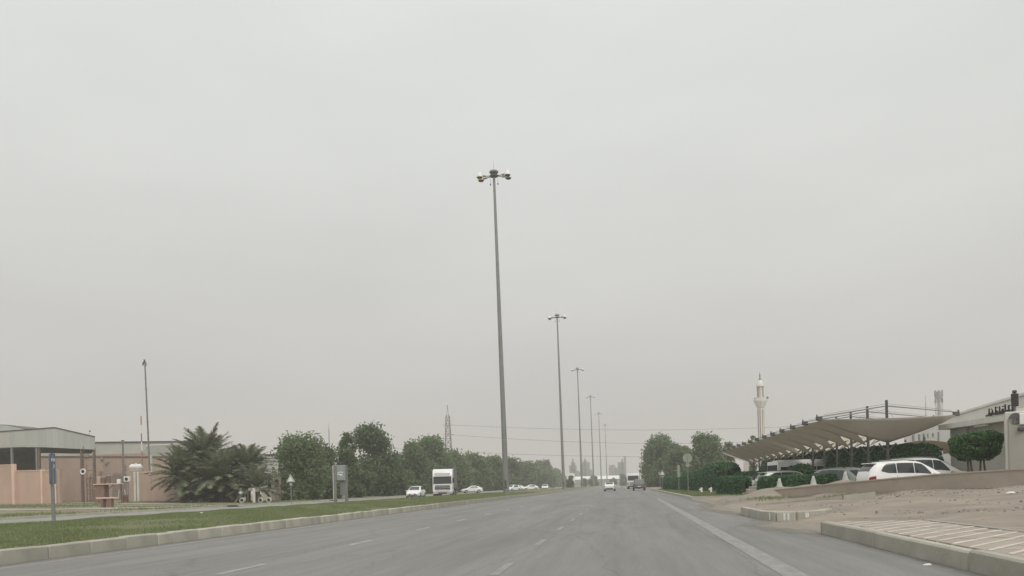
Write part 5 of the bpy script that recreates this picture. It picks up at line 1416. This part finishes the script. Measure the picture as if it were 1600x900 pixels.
# ------------------------------------------------------------------ far end of the road: white hall, grey works
Y = 520.0; xa, xb = XA(885, Y, 757), XA(968, Y, 757)
t = thing('white_hall', 'long low hall with bright white roof across the road end', 'building', ((xa + xb) / 2, Y, -.08))
g = MB(); g.box((0, 6, 2.4), (xb - xa, 12, 4.8)); part('wall', g, mat('far_wall', (.36, .355, .34), .9, .1, .1), t)
g = MB(); g.extr([(-(xb - xa) / 2 - .5, -.4, 4.5), ((xb - xa) / 2 + .5, -.4, 4.5), ((xb - xa) / 2 + .5, 2.5, 6.6), (-(xb - xa) / 2 - .5, 2.5, 6.6)], (0, .1, -.1)); part('roof', g, WHITE, t)
for k in range(7):
    g = MB(); g.box((-(xb - xa) / 2 + 3 + k * (xb - xa - 6) / 6, -.02, 1.8), (2.6, .1, 2.2)); part('bay_door', g, mat('far_door', (.28, .28, .27), .9, .1), t)
g = MB(); g.box((-(xb - xa) / 2 + 3.2, -1, 4.4), (4.5, 4, 8.8)); part('annex', g, WHITE, t)
def works(label, Y, boxes, cyl):
    x = XA(boxes[0][0], Y, 757)
    t = thing('grain_works', label, 'factory', (x, Y, -.08), 0, 'hazy works beyond the road end')
    for (pa, pb, ty) in boxes:
        h_ = ZA((pa + pb) / 2, ty, Y); w_ = abs(pb - pa) * Y / 1256; cx = XA((pa + pb) / 2, Y, 757) - x
        g = MB(); g.box((cx, 4, h_ / 2), (w_, 8, h_)); b_ = part('tower_block', g, FAR, t)
        if w_ > 3:
            for r_ in range(int(h_ / 5)):
                g = MB(); g.box((cx, -.04, 3 + r_ * 5), (w_ * .7, .1, 1.2)); part('window_band', g, mat('far_window', (.10, .10, .10), .7, .1), b_)
    for (pc, r_, ty) in cyl:
        g = MB(); g.lathe([(r_, 0), (r_, ZA(pc, ty + 1, Y)), (r_ * .3, ZA(pc, ty, Y))], 14, (XA(pc, Y, 757) - x, -2, 0)); part('silo', g, FAR, t, True)
    return t
works('left hazy works tower with stepped top between second and third masts', 900, [(890, 901, 727), (893, 899, 722), (894.5, 897, 717), (900, 906, 737)], [(903, 1.6, 735), (907, 1.4, 736)])
works('middle hazy works with twin-peaked tower behind the third lamp mast', 900, [(910, 922, 722), (912.5, 917, 719), (914, 915.5, 715.5), (907, 911, 725), (920, 926, 735)], [(924, 1.6, 733)])
works('right hazy works with tall stack and grey silo block', 860, [(966, 976, 722), (975.5, 979, 712.5), (971.5, 974.5, 717), (952, 961, 727), (961, 966, 731), (952, 958, 733)], [(955, 2.2, 729), (959, 2.0, 726), (963.5, 1.8, 730)])
# ------------------------------------------------------------------ left: walled yards, sheds, masts
YW = 86.0
zg = .38
def wall_seg(t, pxa, pxb, ty, nm='wall_panel', matl=PLASTER, Y=YW, th=.25, trim=True, z0=None):
    xa, xb = XA(pxa, Y, 780), XA(pxb, Y, 780); h_ = ZA((pxa + pxb) / 2, ty, Y); ox, oy, oz = t.location
    z0 = zg - .3 if z0 is None else z0
    g = MB(); g.box(((xa + xb) / 2 - ox, Y - oy, (z0 + h_) / 2 - oz), (xb - xa, th, h_ - z0)); p = part(nm, g, matl, t)
    if trim:
        g = MB(); g.box(((xa + xb) / 2 - ox, Y - oy, h_ + .05 - oz), (xb - xa + .06, th + .12, .10)); part('coping', g, PLTRIM, p)
    return p
t = thing('boundary_wall', 'pink plastered boundary wall at the far left with a stepped top', 'wall', (-63, YW, zg))
wall_seg(t, -60, -20, 727); wall_seg(t, -19.8, 22, 727.5); wall_seg(t, 22.6, 66, 736, Y=YW + .1); wall_seg(t, 66.5, 94, 736, Y=YW + .1)
for px, ty, w in ((22, 726.5, .35), (66.3, 735, .22), (93, 734.5, .34), (88, 735, .22)):
    x = XA(px, YW - .2, 780); h_ = ZA(px, ty, YW); g = MB(); g.box((x + 63, -.12, (h_ + .12) / 2 - zg), (w, .42, h_ + .12)); part('pier', g, PLTRIM if px < 90 else PLASTER2, t)
t = thing('boundary_wall', 'dull pink boundary wall between the gate gap and the palms', 'wall', (-50, YW, zg))
for a, b in ((210, 238), (238.3, 268), (268.3, 300), (300.3, 335), (335.3, 372)): wall_seg(t, a, b, 738.5 + (a - 210) * .012, matl=PLASTER2)
for px in (211.5, 216.5):
    x = XA(px, YW - .3, 780); h_ = ZA(px, 737, YW); g = MB(); g.box((x + 50, -.14, h_ / 2 - zg), (.26, .45, h_)); part('gate_pier', g, CREAM, t)
t = thing('boundary_wall', 'short grey pink wall end just right of the palms', 'wall', (-38, 87, .3))
g = MB(); g.box((XA(434, 87, 770) + 38, 0, ZA(434, 747.5, 87) / 2 - .3), (12 * 87 / 1256, .3, ZA(434, 747.5, 87) + .2)); part('wall_panel', g, PLASTER2, t)
g = MB(); g.box((XA(428, 87, 770) + 38, -.12, ZA(428, 747, 87) / 2 - .3), (.30, .4, ZA(428, 747, 87) + .3)); part('pier', g, CREAM, t)

# open shed with deep fascia
YS = 98.0
t = thing('open_shed', 'open-sided grey shed with deep sheet fascia behind the pink wall', 'shed', (-66, YS, zg))
f = lambda px, py, Y=YS: D(px, py, Y) - Vector((-66, YS, zg))
g = MB(); g.extr([f(16, 696.5), f(147.5, 702.5), f(147.5, 683.5), f(88, 669), f(16, 674.3)], (0, .12, 0)); fa = part('fascia', g, SHEET, t)
nrib = 13
for k in range(nrib):
    px = 16 + (147.5 - 16) * (k + .5) / nrib
    top = 674.3 + (669 - 674.3) * (px - 16) / 72 if px < 88 else 669 + (683.5 - 669) * (px - 88) / 59.5
    bot = 696.5 + 6 * (px - 16) / 131.5
    a, b = f(px, bot), f(px, top); g = MB(); g.box(((a.x + b.x) / 2, -.012, (a.z + b.z) / 2), (.04, .03, b.z - a.z - .05)); part('sheet_rib', g, SHEET, fa)
g = MB(); g.extr([f(-60, 694.5), f(15.8, 696.5), f(15.8, 674.5), f(-60, 680)], (0, .12, 0)); part('fascia', g, mat('warm_sheet', (.47, .455, .42), .7, .06), t)
a, b, c = f(-60, 680), f(88, 669), f(147.5, 683.5); BK = Vector((-11.5, 15, 0))
g = MB(); g.extr([a, b, b + BK, a + BK], (0, 0, .1)); g.extr([b + Vector((.02, 0, 0)), c, c + BK, b + BK + Vector((.02, 0, 0))], (0, 0, .1)); part('roof', g, SHEETW, t)
g = MB(); g.extr([b + Vector((-.2, -.06, .02)), c + Vector((.1, -.06, .02)), c + Vector((.1, -.06, .16)), b + Vector((-.2, -.06, .16))], (0, .1, 0)); g.extr([a + Vector((0, -.06, .02)), b + Vector((-.22, -.06, .02)), b + Vector((-.22, -.06, .16)), a + Vector((0, -.06, .16))], (0, .1, 0)); part('eave_trim', g, STEELD, t)
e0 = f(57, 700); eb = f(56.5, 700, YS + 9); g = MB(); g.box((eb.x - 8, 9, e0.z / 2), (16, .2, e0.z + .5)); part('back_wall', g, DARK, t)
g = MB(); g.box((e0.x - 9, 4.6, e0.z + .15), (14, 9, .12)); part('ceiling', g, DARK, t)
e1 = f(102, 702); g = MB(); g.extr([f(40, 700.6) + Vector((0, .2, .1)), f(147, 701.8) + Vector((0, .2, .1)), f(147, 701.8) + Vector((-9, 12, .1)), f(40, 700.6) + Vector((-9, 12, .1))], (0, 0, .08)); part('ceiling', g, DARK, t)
for px, mt_ in ((16.5, STEEL), (55.5, STEEL), (59, BROWNST), (125, BROWNST), (145, BROWNST)):
    q_ = f(px, 701); g = MB(); g.box((q_.x, .25, q_.z / 2 - .1), (.26 if px != 125 else .2, .26, q_.z + .5)); part('post', g, mt_, t)
g = MB(); q_ = f(139, 679.5); g.tube(q_, q_ + Vector((.1, 0, .45)), .02); g.cbox(tuple(q_ + Vector((.15, 0, .5))), (.25, .1, .15), .02); part('roof_lamp', g, STEELD, t)

# pink workshop behind, pale sheet upper wall
YB = 122.0
t = thing('workshop', 'long pink workshop with pale sheet-metal upper wall behind the yard', 'building', (-75, YB, zg))
f = lambda px, py, Y=YB: D(px, py, Y) - Vector((-75, YB, zg))
a, b = f(-70, 713), f(300, 714)
g = MB(); g.box(((a.x + b.x) / 2, 5, (a.z + b.z) / 4), (b.x - a.x, 10, (a.z + b.z) / 2 + .4)); part('wall', g, PLASTER2, t)
c, d_ = f(-70, 694), f(300, 690); g = MB(); g.extr([Vector((a.x, .1, a.z + .02)), Vector((b.x, .1, b.z + .02)), Vector((d_.x, .1, d_.z)), Vector((c.x, .1, c.z))], (0, 9.8, 0)); part('upper_wall', g, mat('pale_sheet', (.50, .495, .455), .7, .05, .4), t)
g = MB(); g.extr([Vector((a.x, -.1, a.z - .1)), Vector((b.x, -.1, b.z - .1)), Vector((b.x, -.1, b.z + .1)), Vector((a.x, -.1, a.z + .1))], (0, .15, 0)); part('ledge', g, BROWNST, t)
g = MB(); g.extr([Vector((c.x, -.1, c.z)), Vector((d_.x, -.1, d_.z)), Vector((d_.x, -.1, d_.z + .14)), Vector((c.x, -.1, c.z + .14))], (0, 10, 0)); part('roof', g, STEELD, t)
for px, py, w, h_ in ((160, 717, .45, .5), (166, 724, .35, .4), (170, 722, .2, .3), (136, 712, .8, .5), (195, 730, .4, .9), (158, 738, .5, .4)):
    q_ = f(px, py); g = MB(); g.cbox((q_.x, -.12, q_.z), (w, .22, h_), .03); part('meter_box', g, mat('dull_box', (.30, .255, .22), .8, .15), t)
q_ = f(187, 762); g = MB(); g.box((q_.x, -.03, 2.0), (2.6, .1, 4.2)); part('doorway', g, mat('brown_door', (.27, .215, .18), .9, .2), t)
q_ = f(187, 741); g = MB(); g.box((q_.x, -.06, q_.z), (2.4, .08, .45)); part('faded_lettering', g, mat('dull_box', (.30, .255, .22)), t)
# far roof on the far left
t = thing('far_shed', 'low far shed roof peeping over the open shed at the left edge', 'shed', (-120, 150, zg)); f2 = lambda px, py: D(px, py, 150) - Vector((-120, 150, zg))
g = MB(); g.extr([f2(-60, 663), f2(10, 664.5), f2(42, 671), f2(42, 720), f2(-60, 720)], (0, 8, 0)); part('wall', g, SHEET, t)
g = MB(); g.extr([f2(-60, 662), f2(10, 663.6), f2(10, 664.4), f2(-60, 662.9)], (0, 8, 0)); g.extr([f2(10.3, 663.6), f2(43, 670.2), f2(43, 671), f2(10.3, 664.4)], (0, 8, 0)); part('roof', g, STEELD, t)

# second shed by the mast
t = thing('lean_to_shed', 'small grey sheet-metal shed with pale roof left behind the palms', 'shed', (-58, 104, zg)); f = lambda px, py, Y=104: D(px, py, Y) - Vector((-58, 104, zg))
g = MB(); g.extr([f(229, 712.5), f(300, 712), f(300, 693), f(229, 696.8)], (0, .15, 0)); part('fascia', g, mat('dull_sheet', (.40, .405, .385), .7, .06), t)
g = MB(); a, b = f(228, 696.5), f(300, 692.7); g.extr([a, b, b + Vector((0, 7, .45)), a + Vector((0, 7, .45))], (0, 0, .1)); part('roof', g, WHITE, t)
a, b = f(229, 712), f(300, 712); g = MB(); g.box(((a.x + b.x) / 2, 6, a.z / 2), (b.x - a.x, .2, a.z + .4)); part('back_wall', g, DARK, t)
for px in (235.5, 262):
    q_ = f(px, 712); g = MB(); g.box((q_.x, .1, q_.z / 2 - .1), (.24, .24, q_.z + .3)); part('post', g, CREAM, t)
# far beam structure right of the palms
t = thing('far_shed', 'pale far shed with two roof beams showing right of the palms', 'shed', (-58, 140, zg)); f = lambda px, py, Y=140: D(px, py, Y) - Vector((-58, 140, zg))
g = MB(); g.extr([f(405, 770), f(470, 770), f(470, 714), f(405, 716)], (0, 8, 0)); part('wall', g, SHEET, t)
for ya, yb in ((710.5, 708), (716.4, 713.5)):
    g = MB(); g.extr([f(405, ya + 1), f(470, yb + 1), f(470, yb - .6), f(405, ya - .6)], (0, 8, 0)); part('roof_beam', g, STEELD, t)

# masts in the yard
def yard_mast(label, px0, py0, px1, py1, Y, r0, r1, bands=False):
    a = D(px0, py0, Y); b = D(px1, py1, Y); a.z = zg - .2
    t = thing('yard_mast', label, 'mast', (a.x, Y, a.z), 0, 'masts in the left yard'); v = b - a
    if not bands:
        g = MB(); g.tube((0, 0, 0), v, r0, r1, 8); part('pole', g, STEELD if r0 < .1 else DKST, t, True)
    else:
        for k in range(10):
            g = MB(); g.tube(v * (k / 10), v * ((k + 1) / 10), r0, r0, 8); part('band', g, mat('faded_red', (.40, .20, .16), .7, .1) if k % 2 and k > 4 else (SIGNW if k > 4 else DKST), t, True)
    return t, v
t, v = yard_mast('tall thin antenna mast leaning slightly left, left of the palms', 235, 735, 226.5, 570, 97, .13, .085)
g = MB(); g.tube(v * .985, v + Vector((-.15, 0, .75)), .03); 
for k in range(4): g.cbox(tuple(v + Vector((-.28 + .14 * k, 0, .1 + .18 * (k % 3)))), (.12, .12, .42), .02)
part('antenna_head', g, STEELD, t)
for k in range(11):
    p0 = v * (.12 + .078 * k); g = MB(); g.tube(p0 + Vector((-.2, 0, 0)), p0 + Vector((.2, 0, .0)), .018, None, 4); part('rung', g, STEELD, t)
t, v = yard_mast('shorter banded pole beside the tall antenna mast', 222.5, 735, 220.3, 650, 99, .075, .06, True)
g = MB(); g.tube(v * .5, v * .5 + Vector((-1.3, 0, -1.3)), .02, None, 4); g.tube(v * .55, v * .55 + Vector((.9, 0, 1.1)), .02, None, 4); part('stay', g, STEELD, t)
t, v = yard_mast('plain steel pole left of the banded pole', 192.5, 735, 191.8, 689, 100, .13, .12)
g = MB(); g.cbox(tuple(v + Vector((0, 0, .05))), (.3, .3, .12), .03); part('cap', g, STEELD, t)
t, v = yard_mast('thin leaning pipe post carrying a round gauge left of the gate gap', 132, 798, 130, 697, 72, .045, .03)
q_ = v * .58
g = MB(); g.lathe([(.17, -.04), (.28, -.06), (.30, 0), (.28, .06), (.17, .04)], 18, tuple(q_ + Vector((0, -.1, 0))), 'Y', cap=False); part('ring', g, SIGNW, t, True)
g = MB(); g.lathe([(.17, -.02), (.17, .02)], 16, tuple(q_ + Vector((0.0, -.1, 0))), 'Y'); part('disc', g, BLACK, t)

# yard clutter in the gate gap
t = thing('water_tank', 'white rooftop water tank sitting on the wall end by the gate', 'tank', (XA(212.5, YW, 740), YW, ZA(212, 737, YW) + .12))
g = MB()
rings = []
for x, s in ((-.74, .55), (-.62, .82), (-.5, 1), (-.28, 1), (-.2, .93), (.2, .93), (.28, 1), (.5, 1), (.62, .82), (.74, .55)):
    rings.append([(x, math.cos(q_) * .36 * s, .42 + math.sin(q_) * .34 * s) for q_ in np.linspace(0, 2 * math.pi, 15)[:-1]])
loft(g, rings); part('tank_body', g, SIGNW, t, True)
g = MB(); g.box((0, 0, .07), (1.3, .6, .08)); part('cradle', g, CREAM, t)
g = MB(); g.lathe([(.14, .74), (.14, .82), (.06, .85)], 10); part('lid', g, SIGNW, t)

def yard_item(name, label, cat, px, py, Y, fn):
    x = XA(px, Y, py); t = thing(name, label, cat, (x, Y, zleft(x, Y)))
    fn(t)
    return t
def table(t):
    g = MB(); g.cbox((0, 0, 2.05), (3.0, 1.0, .10), .02); part('top', g, PLTRIM, t)
    g = MB(); g.box((-.85, .1, 1.0), (1.1, .8, 2.0)); part('block_base', g, mat('red_brown_block', (.24, .15, .125), .9, .2, 1.5), t)
    g = MB(); g.tube((-.3, -.2, 1.2), (.75, -.2, 1.98), .05, None, 6); part('strut', g, BROWNST, t)
    for dx in (-1.35, 1.35):
        g = MB(); g.box((dx, .2, 1.0), (.1, .1, 2.0)); part('leg', g, BROWNST, t)
yard_item('work_bench', 'tall plank bench on a brown block base with a diagonal strut', 'bench', 170, 786, 80, table)
for i, (dx, w, h_, mt_, lab) in enumerate(((154, .5, .75, PLASTER2, 'pinkish drum, leftmost on the tall plank bench'), (161, .45, .7, BROWNST, 'brown crate, second on the tall plank bench'), (169, .5, .85, BROWNST, 'taller brown can, third on the tall plank bench'), (185, .42, .45, SIGNW, 'small pale tub at the right end of the tall plank bench'))):
    x = XA(dx, 80, 757); t = thing('container', lab, 'container', (x, 80.1, zleft(x, 80) + 2.10), 0, 'things on the plank bench')
    g = MB(); g.lathe([(w * .46, 0), (w * .5, h_ * .1), (w * .5, h_ * .9), (w * .45, h_)], 12); part('shell', g, mt_, t, True); g = MB(); g.lathe([(w * .4, h_), (w * .4, h_ + .04)], 12); part('lid', g, CREAM, t)
def low_bench(t):
    g = MB(); g.cbox((0, 0, .78), (1.75, .5, .12), .02); part('slab', g, PLTRIM, t)
    for dx in (-.35, .25):
        g = MB(); g.cbox((dx, 0, .34), (.42 if dx > 0 else .2, .4, .76), .02); part('block_leg', g, mat('red_brown_block', (.24, .15, .125)), t)
yard_item('stone_bench', 'low stone slab bench on brown blocks beside the pale path', 'bench', 168, 797, 62, low_bench)
def gate_leaf(t):
    for k in range(6):
        g = MB(); g.box((-.9 + .36 * k, 0, 1.5), (.06, .06, 2.8)); part('bar', g, BROWNST, t)
    for z in (.2, 1.5, 2.85):
        g = MB(); g.box((0, 0, z), (1.95, .05, .08)); part('rail', g, BROWNST, t)
yard_item('gate', 'rusty barred gate leaf standing open behind the plank bench', 'gate', 147, 788, 88, gate_leaf)
RUST = mat('rusty_red_pipe', (.26, .165, .13), .8, .2, 2.0)
def pipes(t):
    for k, (x, z0, z1) in enumerate(((-.95, 0, 4.6), (-.55, 0, 3.4), (-.1, 0, 4.2), (.45, 0, 2.9), (.95, 0, 3.7))):
        g = MB(); g.tube((x, .1 * (k % 2), z0), (x, .1 * (k % 2), z1), .06, None, 8); part('pipe', g, RUST, t, True)
    for z, xa, xb in ((1.1, -1.0, 1.0), (2.1, -1.1, .6), (3.0, -1.0, 1.1), (3.9, -.95, 0)):
        g = MB(); g.tube((xa, .05, z), (xb, .05, z), .045, None, 8); part('cross_pipe', g, RUST, t, True)
    for x, z in ((-.75, 2.5), (.2, 1.6), (.7, 2.4), (-.3, 3.4)):
        g = MB(); g.cbox((x, -.05, z), (.36, .2, .42), .03); part('valve_box', g, mat('dull_box', (.30, .255, .22)), t)
    g = MB(); g.lathe([(.12, -.03), (.26, -.03), (.26, .03), (.12, .03)], 14, (.1, -.12, 2.5), 'Y', cap=False); part('hand_wheel', g, RUST, t)
yard_item('pipe_frame', 'rusty red pipework frame with boxes left of the plank bench', 'pipework', 148, 788, 90, pipes)
def drums(t):
    g = MB(); g.lathe([(.28, 0), (.30, .05), (.28, .42), (.30, .45), (.28, .85), (.25, .88)], 14); part('shell', g, RUST, t, True)
    g = MB(); g.lathe([(.24, .885), (.24, .90)], 14); part('lid', g, BROWNST, t)
yard_item('oil_drum', 'rusty red drum standing in the gate gap right of the plank bench', 'drum', 196, 788, 82, drums)
def ac_unit(t):
    g = MB(); g.cbox((0, 0, 2.65), (.7, .4, .6), .04); part('casing', g, SIGNW, t); g = MB(); g.tube((0, .1, 0), (0, .1, 2.4), .05); part('stand', g, STEEL, t)
    g = MB(); g.lathe([(.2, -.215), (.2, -.205)], 14, (0, 0, 2.65), 'Y'); part('fan_grille', g, BLACK, t)
yard_item('air_conditioner', 'white box unit on a post just left of the gate pier', 'air conditioner', 200, 788, 85, ac_unit)
def pallet(t):
    for k in range(4):
        g = MB(); g.box((.0, -.3 + .2 * k, .45), (1.3, .12, .04)); part('slat', g, PLASTER2, t)
    for dx in (-.55, .55):
        g = MB(); g.tube((dx, 0, 0), (dx * .6, 0, 1.5), .04); part('leg', g, CREAM, t)
yard_item('trestle', 'pale trestle frame standing in the gate gap', 'trestle', 191, 788, 84, pallet)
# painted tyres and board beneath the right palm
for px, lab in ((378, 'white painted tyre left of the white board under the palms'), (407, 'white painted tyre right of the white board under the palms'), (420, 'rightmost white painted tyre beside the short wall end')):
    x = XA(px, 77, 772); t = thing('painted_tyre', lab, 'tyre', (x, 77, zleft(x, 77) + .27), 0, 'painted tyres under the palms')
    g = MB(); g.lathe([(.16, -.07), (.26, -.08), (.29, 0), (.26, .08), (.16, .07)], 20, (0, 0, 0), 'Y', cap=False); part('ring', g, mat('chalky_white', (.30, .295, .27), .8, .2, 5), t, True)
    g = MB(); g.lathe([(.16, -.05), (.16, .05)], 18, (0, 0, 0), 'Y'); part('core', g, BLACK, t)
def board(t):
    g = MB(); g.cbox((.2, 0, .7), (.26, .12, 1.6), .02); part('upright', g, CREAM, t); g = MB(); g.cbox((-.1, .02, 1.38), (.62, .1, .30), .02); part('board', g, mat('dull_box', (.30, .255, .22)), t)
    g = MB(); g.cbox((-.45, 0, .6), (.12, .12, 1.3), .02); part('leg', g, STEELD, t)
yard_item('notice_board', 'white T-shaped notice board under the right palm', 'sign', 394, 779, 76.5, board)

# litter
def litter(label, p, s, matl, name='litter'):
    t = link(name, (lambda g: (g.box((0, 0, s * .3), (s * 1.8, s, s * .5), rz=.4, top=.6), g.box((s * .7, s * .4, s * .2), (s, s * .8, s * .35), rz=1.1, top=.5), g.box((-s * .8, s * .2, s * .2), (s * .8, s * .7, s * .3), rz=-.6, top=.55), g)[-1])(MB()).mesh(name, matl), None, p)
    tag(t, label, 'litter')
p = G(1168, 805, .03); litter('white scrap of paper at the foot of the kerb island corner', (p.x, p.y, .005), .06, SIGNW)
p = D(1580, 766, 28.2); litter('heap of white rubbish under the wall at the right edge', (p.x, p.y, zright(p.x, p.y)), .12, SIGNW)
p = D(1545, 769, 27.5); litter('small white rag on the dirt left of the rubbish heap', (p.x, p.y, zright(p.x, p.y)), .05, SIGNW)
p = G(1118, 876, 0); p = G(1450, 884, 0); litter('flattened dark and white scrap on the road beside the right kerb', (p.x, p.y, .005), .045, SIGNW)
p = G(315, 802, .33); litter('small white scrap lying in the grass of the reservation', (p.x, p.y, zmed(p.x)), .06, SIGNW)

# ------------------------------------------------------------------ dusty air
hz_mb = MB(); hz_mb.box((0, 600, 24), (2780, 1680, 52))
ho = link('haze', hz_mb.mesh('haze')); tag(ho, 'pale dusty haze filling the air over the whole place', 'haze', kind='stuff')
HM = bpy.data.materials.new('haze_air'); HM.use_nodes = True
t_ = HM.node_tree; t_.nodes.clear()
vo_ = N(t_, 'ShaderNodeVolumePrincipled'); mo_ = N(t_, 'ShaderNodeOutputMaterial')
vo_.inputs['Color'].default_value = (0.90, 0.885, 0.86, 1); vo_.inputs['Density'].default_value = 0.0009; vo_.inputs['Anisotropy'].default_value = 0.15
t_.links.new(vo_.outputs[0], mo_.inputs['Volume'])
ho.data.materials.append(HM)
